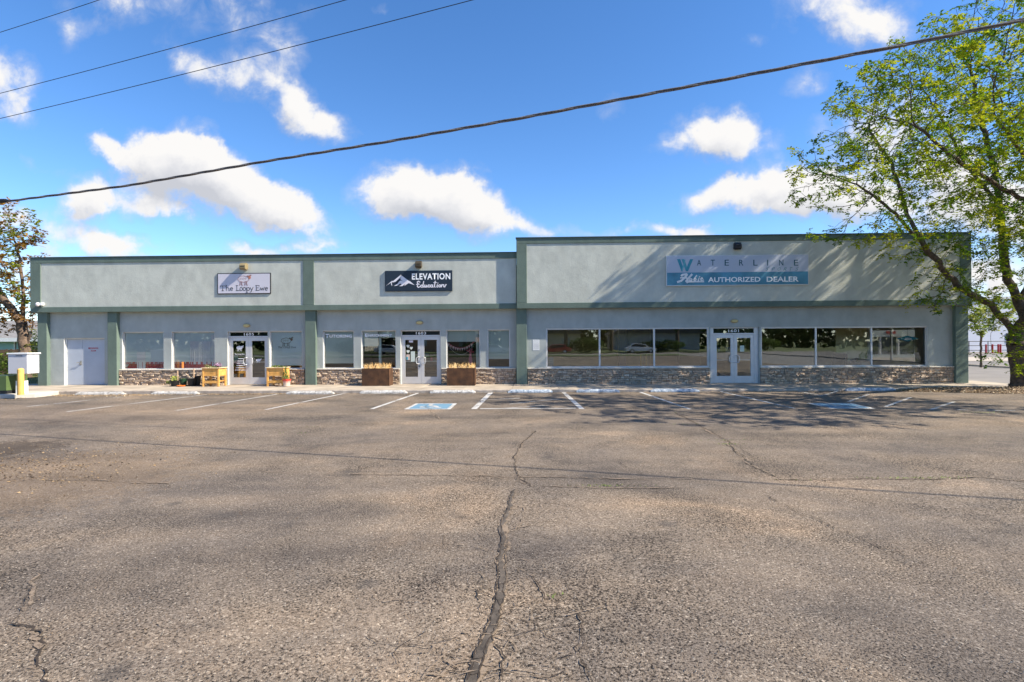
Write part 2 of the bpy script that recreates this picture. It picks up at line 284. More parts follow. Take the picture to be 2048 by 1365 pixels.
# ------------------------------------------------------------------ mesh helpers
class MB:
    def __init__(s): s.v = []; s.f = []; s.c = []; s.mi = []
    def add(s, vs, fs, col=None, mi=0):
        k = len(s.v); s.v += [tuple(v) for v in vs]
        for f in fs: s.f.append(tuple(i + k for i in f)); s.c.append(col or (1, 1, 1)); s.mi.append(mi)
    def box(s, x0, x1, y0, y1, z0, z1, col=None, mi=0):
        s.add([(x0, y0, z0), (x1, y0, z0), (x1, y1, z0), (x0, y1, z0), (x0, y0, z1), (x1, y0, z1), (x1, y1, z1), (x0, y1, z1)],
              [(0, 3, 2, 1), (4, 5, 6, 7), (0, 1, 5, 4), (1, 2, 6, 5), (2, 3, 7, 6), (3, 0, 4, 7)], col, mi)
    def quad(s, *p, col=None, mi=0): s.add(p, [(0, 1, 2, 3)], col, mi)
    def prism(s, pts, y0, y1, col=None, mi=0):      # outline in x,z extruded along y (y0 = front)
        n = len(pts); vs = [(x, y0, z) for x, z in pts] + [(x, y1, z) for x, z in pts]
        fs = [tuple(range(n)), tuple(range(2 * n - 1, n - 1, -1))] + [(i, i + n, (i + 1) % n + n, (i + 1) % n) for i in range(n)]
        s.add(vs, fs, col, mi)
    def slab(s, pts, z0, z1, col=None, mi=0):       # outline in x,y extruded along z
        n = len(pts); vs = [(x, y, z0) for x, y in pts] + [(x, y, z1) for x, y in pts]
        fs = [tuple(range(n - 1, -1, -1)), tuple(range(n, 2 * n))] + [(i, (i + 1) % n, (i + 1) % n + n, i + n) for i in range(n)]
        s.add(vs, fs, col, mi)
    def tube(s, a, b, r0, r1=None, n=8, col=None, caps=True, mi=0):
        a = Vector(a); b = Vector(b); r1 = r0 if r1 is None else r1; d = b - a
        if d.length < 1e-6: return
        d.normalize(); u = d.orthogonal().normalized(); w = d.cross(u)
        vs = []
        for p, r in ((a, r0), (b, r1)):
            for i in range(n):
                an = 2 * math.pi * i / n; vs.append(p + (u * math.cos(an) + w * math.sin(an)) * r)
        fs = [(i, (i + 1) % n, (i + 1) % n + n, i + n) for i in range(n)]
        if caps: fs += [tuple(range(n - 1, -1, -1)), tuple(range(n, 2 * n))]
        s.add(vs, fs, col, mi)
    def path(s, pts, r, n=8, col=None):
        pts = [Vector(p) for p in pts]; rr = r if isinstance(r, (list, tuple)) else [r] * len(pts); k = len(s.v); prev = None
        vs = []; fs = []
        for i, p in enumerate(pts):
            d = (pts[min(i + 1, len(pts) - 1)] - pts[max(i - 1, 0)]).normalized()
            u = d.orthogonal().normalized() if prev is None else (prev - d * prev.dot(d)).normalized(); prev = u; w = d.cross(u)
            for j in range(n):
                an = 2 * math.pi * j / n; vs.append(p + (u * math.cos(an) + w * math.sin(an)) * rr[i])
        for i in range(len(pts) - 1):
            for j in range(n): fs.append((i * n + j, i * n + (j + 1) % n, (i + 1) * n + (j + 1) % n, (i + 1) * n + j))
        fs += [tuple(range(n - 1, -1, -1)), tuple(range((len(pts) - 1) * n, len(pts) * n))]
        s.add(vs, fs, col)
    def lathe(s, cx, cy, prof, n=16, col=None, mi=0):
        vs = []; fs = []
        for r, z in prof:
            for i in range(n): a = 2 * math.pi * i / n; vs.append((cx + r * math.cos(a), cy + r * math.sin(a), z))
        for k in range(len(prof) - 1):
            for i in range(n): fs.append((k * n + i, k * n + (i + 1) % n, (k + 1) * n + (i + 1) % n, (k + 1) * n + i))
        fs += [tuple(range(n - 1, -1, -1)), tuple(range((len(prof) - 1) * n, len(prof) * n))]
        s.add(vs, fs, col, mi)
    def build(s, name, m, parent=None, smooth=False, bevel=0):
        me = bpy.data.meshes.new(name); me.from_pydata(s.v, [], s.f)
        ms = m if isinstance(m, (list, tuple)) else [m]
        for q in ms: me.materials.append(q)
        if len(ms) > 1: me.polygons.foreach_set('material_index', s.mi)
        if any(c != (1, 1, 1) for c in s.c):
            at = me.color_attributes.new('Col', 'FLOAT_COLOR', 'CORNER'); arr = []
            for f, c in zip(s.f, s.c): arr += [c[0], c[1], c[2], 1.] * len(f)
            at.data.foreach_set('color', arr)
        if smooth: me.polygons.foreach_set('use_smooth', [True] * len(me.polygons))
        me.update(); o = bpy.data.objects.new(name, me); S.collection.objects.link(o)
        if bevel:
            b = o.modifiers.new('bevel', 'BEVEL'); b.width = bevel; b.segments = 2; b.limit_method = 'ANGLE'
        if parent: o.parent = parent; o.matrix_parent_inverse = Matrix.Translation(-parent.location)
        return o
def tag(o, label=None, cat=None, group=None, kind=None):
    for k, v in (('label', label), ('category', cat), ('group', group), ('kind', kind)):
        if v: o[k] = v
    return o
def empty(name, loc, label, cat, group=None):
    o = bpy.data.objects.new(name, None); S.collection.objects.link(o); o.location = loc; o.empty_display_size = .2
    return tag(o, label, cat, group)
def text(name, s, rect, y, m, parent, off=0.0, shear=0., thick=.004, fit=True, sp=1.0, mir=False):
    """built-in font lettering fitted in rect (x0,x1,z0,z1), standing on plane y facing -Y"""
    cu = bpy.data.curves.new(name, 'FONT'); cu.body = s; cu.size = 1; cu.offset = off; cu.shear = shear; cu.extrude = 0; cu.resolution_u = 3; cu.space_character = sp
    ob = bpy.data.objects.new('tmp', cu); S.collection.objects.link(ob)
    dg = bpy.context.evaluated_depsgraph_get(); me = bpy.data.meshes.new_from_object(ob.evaluated_get(dg))
    bpy.data.objects.remove(ob); co = np.array([v.co[:] for v in me.vertices])
    if len(co) == 0: return None
    mn = co.min(0); mxx = co.max(0); sz = np.maximum(mxx - mn, 1e-6); x0, x1, z0, z1 = rect
    for v in me.vertices:
        v.co = (x0 + (v.co.x - mn[0]) / sz[0] * (x1 - x0), y, z0 + (v.co.y - mn[1]) / sz[1] * (z1 - z0))
    me.materials.clear(); me.materials.append(m); me.name = name
    o = bpy.data.objects.new(name, me); S.collection.objects.link(o)
    if parent: o.parent = parent; o.matrix_parent_inverse = Matrix.Translation(-parent.location)
    return o
def stroke(mb, pts, w, y, col=None):
    """brush line in the x,z plane facing -Y"""
    for (a, b) in zip(pts[:-1], pts[1:]):
        a = Vector(a); b = Vector(b); d = b - a
        if d.length < 1e-6: continue
        d.normalize(); n = Vector((-d.y, d.x)) * w / 2; stroke.k = (stroke.k + 1) % 12; yy = y - stroke.k * .00035
        q = [a - d * w * .25 + n, a - d * w * .25 - n, b + d * w * .25 - n, b + d * w * .25 + n]
        mb.add([(p[0], yy, p[1]) for p in q], [(0, 1, 2, 3)], col)
stroke.k = 0
def arc(cx, cy, rx, ry, a0, a1, n=9):
    return [(cx + rx * math.cos(R(a0 + (a1 - a0) * i / n)), cy + ry * math.sin(R(a0 + (a1 - a0) * i / n))) for i in range(n + 1)]
def wall(mb, x0, x1, z0, z1, yf, yb, holes, T=lambda x, y, z: (x, y, z)):
    xs = sorted({x0, x1, *[h[0] for h in holes], *[h[1] for h in holes]}); zs = sorted({z0, z1, *[h[2] for h in holes], *[h[3] for h in holes]})
    xs = [x for x in xs if x0 <= x <= x1]; zs = [z for z in zs if z0 <= z <= z1]
    def solid(i, j):
        if i < 0 or j < 0 or i >= len(xs) - 1 or j >= len(zs) - 1: return False
        cx = (xs[i] + xs[i + 1]) / 2; cz = (zs[j] + zs[j + 1]) / 2
        return not any(h[0] < cx < h[1] and h[2] < cz < h[3] for h in holes)
    for i in range(len(xs) - 1):
        for j in range(len(zs) - 1):
            if not solid(i, j): continue
            a, b, c, d = xs[i], xs[i + 1], zs[j], zs[j + 1]
            mb.quad(T(a, yf, c), T(b, yf, c), T(b, yf, d), T(a, yf, d)); mb.quad(T(a, yb, c), T(a, yb, d), T(b, yb, d), T(b, yb, c))
            if not solid(i - 1, j): mb.quad(T(a, yf, c), T(a, yf, d), T(a, yb, d), T(a, yb, c))
            if not solid(i + 1, j): mb.quad(T(b, yf, c), T(b, yb, c), T(b, yb, d), T(b, yf, d))
            if not solid(i, j - 1): mb.quad(T(a, yf, c), T(a, yb, c), T(b, yb, c), T(b, yf, c))
            if not solid(i, j + 1): mb.quad(T(a, yf, d), T(b, yf, d), T(b, yb, d), T(a, yb, d))

# ------------------------------------------------------------------ ground, lot, sidewalk, street
GS = .05      # sidewalk top
mb = MB(); mb.quad((-500, -500, -.32), (500, -500, -.32), (500, 600, -.32), (-500, 600, -.32)); tag(mb.build('ground', m_grass), kind='structure')
mb = MB()
nx, ny = 60, 40; X0, X1, Y0, Y1 = -34, 19.6, -44, -2.7
for i in range(nx + 1):
    for j in range(ny + 1):
        x = X0 + (X1 - X0) * i / nx; y = Y0 + (Y1 - Y0) * j / ny
        mb.v.append((x, y, lotz(x) + .012 * (noise.noise(Vector((x * .3, y * .3, 0))) if y < -9 else 0)))
for i in range(nx):
    for j in range(ny):
        a = i * (ny + 1) + j; mb.f.append((a, a + ny + 1, a + ny + 2, a + 1)); mb.c.append((1, 1, 1)); mb.mi.append(0)
tag(mb.build('parking_lot', m_asph, smooth=True), kind='structure')
KY = -2.78
mb = MB(); xs = [-24.5 + 1.83 * i for i in range(25)]
for a, b in zip(xs[:-1], xs[1:]):
    b = min(b, 19.4)
    if a >= 19.4: break
    mb.box(a + .008, b - .008, KY + .16, 1.0, -.3, GS + random.uniform(-.002, .002))
mb.box(-24.5, 19.4, KY + .165, .9, -.3, GS - .015)
tag(mb.build('sidewalk', m_conc, bevel=.008), kind='structure')
mb = MB(); x = -20.2
while x < 19.4:
    b = min(x + random.uniform(2.6, 3.2), 19.4); mb.box(x + .006, b - .006, KY + random.uniform(-.012, .012), KY + .155, -.3, GS - .004 + random.uniform(-.004, .003)); x = b
tag(mb.build('kerb', m_kerb, bevel=.02), kind='structure')
# left concrete island under the boxes
tag_isl = MB()
e0 = (-24.5, -6.2); pA = onY(-30, 789, -4.9)
isl = [(-26.5, -5.35), (-21.6, -4.62), (-18.9, -4.05), (-18.45, -3.75), (-18.4, -2.62), (-26.5, -2.62)]
tag_isl.slab(isl, -.3, GS + .0); tag(tag_isl.build('island_kerb', m_island, bevel=.03), kind='structure')
mb = MB(); mb.box(-40, -22.2, -2.6, 16, -.3, .02); tag(mb.build('yard_grass', m_grass), kind='structure')
# painted markings
def lot_poly(mb, pts, dz=.004):
    mb.add([(x, y, lotz(x) + dz) for x, y in pts], [tuple(range(len(pts)))])
def strip(mb, a, b, w, dz=.004):
    a = Vector(a); b = Vector(b); d = (b - a).normalized(); n = Vector((-d.y, d.x)) * w / 2
    lot_poly(mb, [a - n, b - n, b + n, a + n], dz)
mb = MB()
for p, q, w in [((134, 824), (418, 789), .10), ((352, 822), (566, 787), .10), ((531, 820), (696, 786), .10), ((743.5, 818.5), (838.5, 786), .12),
                ((948, 818.6), (982, 785.6), .17), ((1164, 818.6), (1127, 785), .15), ((1380, 819), (1272.5, 782), .11), ((1589, 817.5), (1417, 778), .11)]:
    strip(mb, onLot(*p), onLot(*q), w)
x0, y0 = onLot(953, 818.6); x1, y1 = onLot(1160, 818.6); strip(mb, (x0 + .1, y0 + .05), (x1 - .1, y0 + .05), .12, .006)
tag(mb.build('parking_line', m_line), kind='structure')
mb = MB()
for p, q, w in [((53, 814), (243, 794.5), .10), ((975, 800), (1040, 797), .09), ((1020, 809), (1080, 802), .09), ((1080, 802), (1120, 799), .09), ((1000, 818), (1095, 811), .09), ((1575, 779), (1647, 793), .1), ((1641, 793), (1686, 780), .1),
                ((1697, 804), (1738, 789), .1), ((1771, 814), (1821, 795.5), .1), ((1862, 820), (1908, 804), .1), ((1915, 820), (2030, 822), .1)]:
    strip(mb, onLot(*p), onLot(*q), w, .005)
tag(mb.build('faded_parking_line', m_line_faint), kind='structure')
def blue_pad(c, name):
    pts = [Vector(onLot(*p)) for p in c]; ce = sum(pts, Vector((0, 0))) / 4
    mb = MB(); lot_poly(mb, pts, .005); a = mb.build(name, m_line); tag(a, kind='structure')
    mb = MB(); lot_poly(mb, [ce + (p - ce) * .84 for p in pts], .008); tag(mb.build(name + '_field', m_blue), kind='structure')
    # wheelchair mark, painted in strokes
    ux = (pts[3] - pts[0]) / 2; uy = (pts[1] - pts[0]) / 2
    mb = MB(); k = [0]
    def st(ps, w):
        for p, q in zip(ps[:-1], ps[1:]):
            k[0] += 1; strip(mb, ce + ux * p[0] + uy * p[1], ce + ux * q[0] + uy * q[1], w, .010 + .0006 * (k[0] % 8))
    st(arc(-.12, -.25, .30, .34, 130, 385, 14), .09); st([(-.15, .48), (-.1, 0), (.2, -.02), (.36, -.5), (.52, -.46)], .11); st([(-.12, .22), (.16, .2)], .09)
    st(arc(-.17, .62, .06, .08, 0, 360, 8), .11)
    tag(mb.build(name + '_symbol', m_line), kind='structure')
blue_pad([(807.6, 819.4), (832, 807.5), (914, 807.5), (900.5, 819.4)], 'accessible_bay_marking')
blue_pad([(1662, 818), (1612, 807), (1703, 807), (1752, 818)], 'accessible_bay_marking_shaded')
# cracks: ragged dark ribbons with silt edges
def ribbon(mb, pxs, w0, w1, jit, dz, step=.05, wj=.45, seed=0):
    rnd = random.Random(seed); P = [Vector(onLot(*p)) for p in pxs]; L = []
    for a, b in zip(P[:-1], P[1:]):
        n = max(1, int((b - a).length / step)); L += [a + (b - a) * i / n for i in range(n)]
    L.append(P[-1]); N = len(L); prev = None; off = 0
    for i, p in enumerate(L):
        d = (L[min(i + 1, N - 1)] - L[max(0, i - 1)]).normalized(); n = Vector((-d.y, d.x))
        off = off * .82 + rnd.gauss(0, jit * .5); w = (w0 + (w1 - w0) * i / N) * (1 + rnd.uniform(-wj, wj))
        if i == 0 or i == N - 1: w *= .15
        c = p + n * (off + rnd.gauss(0, jit * .35)); q = (c - n * w / 2, c + n * w / 2)
        if prev: mb.add([(v.x, v.y, lotz(v.x) + dz + .012 * (noise.noise(Vector((v.x * .3, v.y * .3, 0))) if v.y < -9 else 0)) for v in (prev[0], q[0], q[1], prev[1])], [(0, 1, 2, 3)])
        prev = q
main = [(1027, 980), (1018, 1020), (1008, 1050), (1010, 1080), (1001, 1120), (1005, 1160), (998, 1200), (985, 1250), (965, 1300), (948, 1365), (944, 1385)]
m_crack = mat('crack_dark', (.046, .034, .025), .95, noise_s=60, noise_a=.4)
m_silt = worn_paint('silt', (.235, .175, .12), .56)
m_tar = mat('crack_filler', (.095, .077, .060), .8, noise_s=7, noise_a=.5, bump_s=50, bump=.5)
cr = MB(); si = MB(); ta = MB()
ribbon(ta, main, .030, .062, .012, .009, wj=.28, seed=1); ribbon(si, [(p[0] + 1, p[1]) for p in main], .062, .10, .015, .006, wj=.45, seed=2)
ribbon(cr, [(p[0] + 5 + (p[1] - 980) * .012, p[1]) for p in main[3:-1]], .004, .009, .010, .0115, seed=8, wj=.9, step=.03)
ribbon(cr, [(p[0] - 4 - (p[1] - 980) * .018, p[1]) for p in main[:-1]], .006, .009, .008, .011, seed=3, wj=.8, step=.03)
for k, (pts, w, s_) in enumerate([
    ([(1070, 862), (1045, 885), (1033, 905), (1030, 938)], .025, 1), ([(1030, 938), (1036, 955), (1062, 972)], .014, 1), ([(990, 955), (1030, 960), (1065, 975)], .014, 1),
    ([(1055, 1150), (1085, 1180), (1096, 1205)], .012, 0), ([(1145, 1215), (1165, 1245), (1160, 1280), (1148, 1305), (1175, 1345), (1190, 1370)], .012, 0),
    ([(990, 1290), (1003, 1320), (1008, 1370)], .016, 0), ([(955, 1178), (962, 1210), (966, 1235)], .009, 0),
    ([(25, 1247), (45, 1255), (62, 1270), (82, 1290), (74, 1325), (92, 1350), (108, 1370)], .020, 1), ([(28, 1246), (62, 1200), (66, 1165), (80, 1145)], .008, 1),
    ([(1350, 825), (1400, 852), (1455, 882), (1465, 895), (1500, 932)], .024, 1), ([(1455, 882), (1500, 908), (1530, 935), (1590, 945), (1650, 950)], .010, 0), ([(1500, 932), (1560, 958)], .014, 1),
    ([(1530, 992), (1600, 1027), (1665, 1053), (1730, 1085), (1800, 1110), (1880, 1140)], .013, 0), ([(1900, 958), (1950, 956), (2048, 962), (2070, 962)], .022, 1),
    ([(1550, 962), (1700, 960), (1900, 959)], .016, 1), ([(700, 950), (900, 953), (1020, 955), (1250, 960), (1400, 958)], .013, 1), ([(1080, 975), (1250, 978), (1400, 976)], .010, 1),
    ([(170, 1085), (240, 1062), (340, 1030), (430, 1003), (530, 985)], .014, 2), ([(60, 1130), (110, 1110), (190, 1085), (100, 1095)], .020, 2), ([(90, 962), (190, 963), (350, 968)], .010, 1),
    ([(380, 950), (500, 944), (620, 952), (800, 950)], .02, 2), ([(860, 1370), (900, 1335), (950, 1325), (1000, 1330)], .02, 2), ([(810, 1370), (855, 1340), (885, 1295), (940, 1270)], .016, 2),
    ([(1020, 1310), (1030, 1280), (1060, 1290)], .010, 2), ([(1025, 1005), (1042, 1020), (1045, 1035), (1015, 1065)], .012, 2), ([(1012, 1070), (1060, 1045)], .012, 2), ([(1100, 1320), (1160, 1300)], .016, 2),
    ([(880, 780 + 60), (858, 822), (850, 812)], .012, 1), ([(500, 875), (580, 858), (640, 822)], .014, 2), ([(850, 858), (960, 862), (1080, 866)], .008, 0), ([(700, 807), (860, 807), (1000, 808)], .02, 2),
    ([(1235, 925), (1290, 955)], .010, 0), ([(300, 1235), (345, 1260), (375, 1228)], .010, 2), ([(1600, 880), (1700, 905), (1800, 912)], .006, 0)]):
    if s_ != 2: ribbon(cr, pts, w * .72, w * .5, .02, .011, seed=20 + k, wj=.85, step=.04)
    if s_: ribbon(si, pts, w * 1.5 + .012 if s_ == 1 else w * .9, w * 1.2 + .012 if s_ == 1 else w * .7, .03, .007 + .0002 * k, seed=90 + k, wj=.7, step=.07)
rb = random.Random(5)
for k in range(46):     # branching hairlines round the main crack
    px = rb.uniform(860, 1150); py = 960 + 400 * rb.random() ** .8; pts = [(px, py)]; an = rb.uniform(0, 6.28)
    for j in range(rb.randint(3, 6)):
        an += rb.gauss(0, .6); l = (py - 690) * .05; pts.append((pts[-1][0] + l * 1.6 * math.cos(an), pts[-1][1] + l * .6 * math.sin(an)))
    if rb.random() < .45: ribbon(cr, pts, .005, .003, .01, .0122, seed=200 + k, wj=.9, step=.03)
    else: ribbon(si, pts, .010, .006, .010, .0128 + .0001 * (k % 30), seed=200 + k, wj=.9, step=.04)
tag(si.build('silt', m_silt), kind='structure'); tag(ta.build('crack_filler', m_tar), kind='structure'); tag(cr.build('crack', m_crack), kind='structure')
# loose pebbles and fallen leaf bits
mb = MB(); rp = random.Random(3)
for k in range(7000):
    y = -20.6 + 12 * rp.random() ** 2.2; x = rp.uniform(-1.05, 1.0) * (y + 23.3); r = rp.uniform(.0025, .0065) * (1 + (y + 20) * .08)
    z = lotz(x) + .010; c = rp.choice([(.28, .24, .19), (.20, .17, .14), (.33, .29, .24), (.09, .075, .065), (.24, .17, .11)])
    a = rp.random() * 3; ca, sa = math.cos(a) * r, math.sin(a) * r
    mb.add([(x + ca, y + sa, z), (x - sa, y + ca, z), (x - ca, y - sa, z), (x + sa, y - ca, z), (x, y, z + r * 1.1)], [(0, 1, 4), (1, 2, 4), (2, 3, 4), (3, 0, 4)], c)
tag(mb.build('gravel', m_attr), 'loose grit scattered on the asphalt', 'gravel', kind='stuff')
def litter(name, n, fn, label, cols, smin=.012, smax=.03):
    mb = MB(); rl = random.Random(n)
    for k in range(n):
        x, y, z = fn(rl); s = rl.uniform(smin, smax); a = rl.random() * 6.3; dx, dy = math.cos(a) * s, math.sin(a) * s; h = rl.uniform(0, s)
        mb.add([(x - dx, y - dy, z), (x + dy * .5, y - dx * .5, z + h), (x + dx, y + dy, z + h * .4), (x - dy * .5, y + dx * .5, z + .002)], [(0, 1, 2, 3)], rl.choice(cols))
    return tag(mb.build(name, m_attr), label, 'leaf litter', kind='stuff')
tan = [(.42, .28, .14), (.30, .20, .10), (.52, .38, .22), (.20, .13, .07), (.60, .48, .32)]
def f1(r):
    x = r.uniform(-24, -9); ed = -5.45 + max(0, (x + 26.5)) * .21 if x < -18.6 else KY - .02
    y = ed - abs(r.gauss(0, .28 if x < -14 else .1)); return x, y, lotz(x) + .008
litter('leaf_litter', 5200, f1, 'dry tan leaf litter drifted along the left kerb', tan)
def f4(r):
    x = r.uniform(-10, 13); y = KY - .03 - abs(r.gauss(0, .07)); return x, y, lotz(x) + .008
litter('leaf_litter', 1500, f4, 'thin line of grit and leaves in the gutter along the kerb', tan + [(.15, .11, .08)], .008, .022)
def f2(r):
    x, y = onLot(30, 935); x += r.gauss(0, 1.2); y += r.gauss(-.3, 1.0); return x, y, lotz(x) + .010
litter('leaf_litter', 2600, f2, 'brown leaf and twig bits on the painted branch shadow at the left edge', [(.30, .2, .1), (.12, .08, .05), (.045, .03, .02), (.40, .28, .15)], .008, .022)
# crack weeds
mb = MB(); rw = random.Random(9)
for (px, py, n, sp) in [(1357, 827, 10, .10), (1450, 882, 26, .3), (1455, 890, 26, .14), (1390, 850, 14, .3), (1225, 974, 34, .16), (1745, 958, 20, .12), (1800, 959, 16, .12), (1830, 958, 18, .18), (1868, 958, 30, .18), (1895, 957, 20, .1), (1109, 1193, 9, .03), (455, 787, 40, .16), (1960, 826, 40, .35), (1975, 827, 30, .2), (585, 868, 16, .3), (620, 855, 12, .3), (1560, 962, 8, .3), (1195, 974, 12, .3)]:
    cx, cy = onLot(px, py)
    for k in range(n):
        x = cx + rw.gauss(0, sp); y = cy + rw.gauss(0, .03); h = rw.uniform(.008, .022) * (2.6 if px in (455,) else 1); a = rw.random() * 6.3; z = lotz(x) + .012
        mb.add([(x - .008, y, z), (x + .008, y, z), (x + math.cos(a) * .02, y + math.sin(a) * .02, z + h)], [(0, 1, 2)], rw.choice([(.14, .19, .04), (.22, .24, .07), (.10, .15, .03)]))
tag(mb.build('crack_weeds', m_attr), 'small green weeds growing in the asphalt cracks', 'weeds', kind='stuff')
# side street beyond the right end
mb = MB(); mb.quad((19.9, -80, -.09), (31.6, -80, -.09), (31.6, 260, -.09), (19.9, 260, -.09)); tag(mb.build('street', m_street), kind='structure')
mb = MB(); mb.box(31.6, 31.85, -80, 260, -.3, .03); tag(mb.build('far_kerb', m_conc), kind='structure')
mb = MB(); mb.box(31.85, 120, -80, 260, -.3, .02); tag(mb.build('far_parking_lot', m_street), kind='structure')
mb = MB(); mb.box(19.62, 19.86, -44, 260, -.3, -.02); mb.box(19.45, 19.6, -2.6, 60, -.3, .03); tag(mb.build('street_kerb', m_conc), kind='structure')
mb = MB()
for k in range(12): mb.quad((25.6, -8 + k * 9, -.085), (25.72, -8 + k * 9, -.085), (25.72, -5 + k * 9, -.085), (25.6, -5 + k * 9, -.085))
tag(mb.build('lane_marking', m_line), kind='structure')
# mulch bed at the right
mb = MB(); n = 46
bx0, bx1 = 11.6, 19.6
def bed_edge(x): return -2.75 - 1.5 * min(1, max(0, (x - 13.4) / 3.8)) ** .8 - .35 * max(0, (x - 17) / 2.6)
for i in range(n * 2 + 1):
    x = bx0 + (bx1 - bx0) * i / (2 * n)
    for j in range(13):
        f = j / 12; y = bed_edge(x) + (KY - bed_edge(x) + .12) * f if x > 13.4 else KY - .05 + .1 * f
        h = math.sin(min(1, f * 1.6) * math.pi / 2) * min(1, max(0, (x - 13.2) / 2.)) * .10
        mb.v.append((x, y, lotz(x) + .006 + h + .03 * h / .1 * noise.noise(Vector((x * 2.5, y * 2.5, 3)))))
for i in range(2 * n):
    for j in range(12):
        a = i * 13 + j; mb.f.append((a, a + 13, a + 14, a + 1)); mb.c.append((1, 1, 1)); mb.mi.append(0)
tag(mb.build('mulch_bed', m_mulch, smooth=True), kind='structure')
def f3(r):
    x = r.uniform(12.4, 19.5); e = bed_edge(x); y = r.uniform(e - .15, KY + .05); f = (y - e) / max(.05, KY - e + .1)
    return x, y, lotz(x) + .012 + math.sin(min(1, max(0, f) * 1.6) * math.pi / 2) * min(1, max(0, (x - 13.2) / 2.)) * .11
litter('leaf_litter', 5200, f3, 'dry mulch chips and leaves in the bed under the big tree', tan + [(.16, .11, .07)], .012, .04)

# ------------------------------------------------------------------ the shop building
B = empty('shop_building', (-1.7, 0, 0), 'long single storey sage stucco shop building with dark green trim and stone base', 'building')
XL, XR = -21.9, 18.16; XM = -.55
zf0, zf1, zr1 = 3.27, 5.66, 6.24     # fascia bottom, left top, right top
YL, YR = 0.0, -.13                   # wall planes
# window openings in px: x0,x1,ytop,ybottom
def opn(x0, x1, yt, yb, Y):
    a = onY(x0, yt, Y); b = onY(x1, yb, Y); return [a[0], b[0], b[1], a[1]]
WL = [opn(243.8, 327.8, 665, 739.5, 0), opn(342.5, 429.8, 665, 739.5, 0), opn(454.5, 536.0, 664.5, 771, 0), opn(538.5, 604.4, 664.5, 740, 0),
      opn(645.5, 708, 663, 738.5, 0), opn(722, 792.3, 662.5, 738, 0), opn(800.5, 881.8, 662, 771, 0), opn(892, 960.5, 660, 737, 0), opn(974.5, 1020.5, 660, 736.5, 0)]
WR = [opn(1092, 1418, 657.5, 736.5, -.13), opn(1420.5, 1519, 656.5, 771, -.13), opn(1521.5, 1855.3, 656, 734.5, -.13)]
for h in WL + WR: h[3] = 2.40; h[2] = .74 if h[2] > .3 else GS - .02
WR = [[h[0], h[1], h[2], 2.43] for h in WR]
WD = opn(127.5, 209.5, 677, 771, 0); WD[2] = GS - .02
mb = MB(); wall(mb, XL + .35, XM, -.3, zf0 + .3, YL, YL + .25, WL + [WD]); mb.build('wall', m_wall, B)
mb = MB(); wall(mb, XM, XR - .05, -.3, zf0 + .3, YR, YR + .25, WR); mb.build('wall', m_wall, B)
# side and back walls, roof
mb = MB(); side_hole = [(2.4, 6.3, .75, 2.4)]
wall(mb, YR + .25, 14, -.3, zr1 - .2, 0, .25, side_hole, T=lambda x, y, z: (XR - .05 - .25 + y, x, z)); mb.build('side_wall', m_panel, B)
mb = MB(); mb.box(XL + .35, XL + .6, .25, 14, -.3, zf1 - .15); mb.build('side_wall', m_panel, B)
mb = MB(); mb.box(XL + .35, XR - .05, 14, 14.25, -.3, zf1 - .15); mb.build('back_wall', m_panel, B)
mb = MB(); mb.box(XL + .1, XM, .2, 14, zf1 - .6, zf1 - .45); mb.box(XM, XR - .1, .2, 14, zr1 - .6, zr1 - .45); mb.build('roof', m_coping, B)
# fascia: panel with raised trim frame
def fascia(x0, x1, z0, z1, yf, verts, side_depth, endfill):
    rec = .026; yp = yf + rec
    mb = MB(); mb.box(x0 + .02, x1 - .02, yp, .30, z0 + .02, z1 - .03); pn = mb.build('fascia_panel', m_panel, B)
    mb = MB()
    mb.box(x0, x1, yf, yp + .05, z0, z0 + .235); mb.box(x0, x1, yf - .002, yp + .05, z1 - .235, z1)
    for (a, b) in verts: mb.box(a, b, yf - .001, yp + .05, z0 + .235, z1 - .235)
    # returns at the ends and the soffit
    if endfill[0]: mb.box(x0 - .004, x0 + .03, yp + .05, side_depth, z0 - .004, z1)
    if endfill[1]: mb.box(x1 - .03, x1 + .004, yp + .05, side_depth, z0 - .004, z1)
    mb.build('fascia_trim', m_trim, B, bevel=.012)
    mb = MB(); mb.box(x0 + .03, x1 - .03, yf + .08, .25, z0 + .004, z0 + .05); mb.build('soffit', m_wall, B)
    mb = MB(); mb.box(x0 - .03, x1 + .03, yf - .03, yf + .30, z1 - .004, z1 + .035); mb.build('coping', m_coping, B)
def fx(px, Y): return onY(px, 600, Y)[0]
fascia(XL, XM - .004, zf0, zf1, -.30, [(XL, fx(81, -.3)), (fx(606, -.3), fx(628, -.3))], .8, (1, 0))
fascia(XM, XR, zf0 - .003, zr1, -.47, [(XM, fx(1054, -.47)), (fx(1921, -.47), XR)], .8, (1, 1))
# pilasters
for (a, b, yf) in [(75, 93.6, -.18), (215, 233.5, -.18), (610.3, 631.3, -.18), (1032.8, 1053.6, -.30), (1911.5, 1937, -.30)]:
    xa, xb = onY(a, 700, yf)[0], onY(b, 700, yf)[0]
    mb = MB(); mb.box(xa, xb, yf, .12 if yf > -.2 else .1, -.2, zf0 + .1); mb.build('pilaster', m_trim, B, bevel=.012)
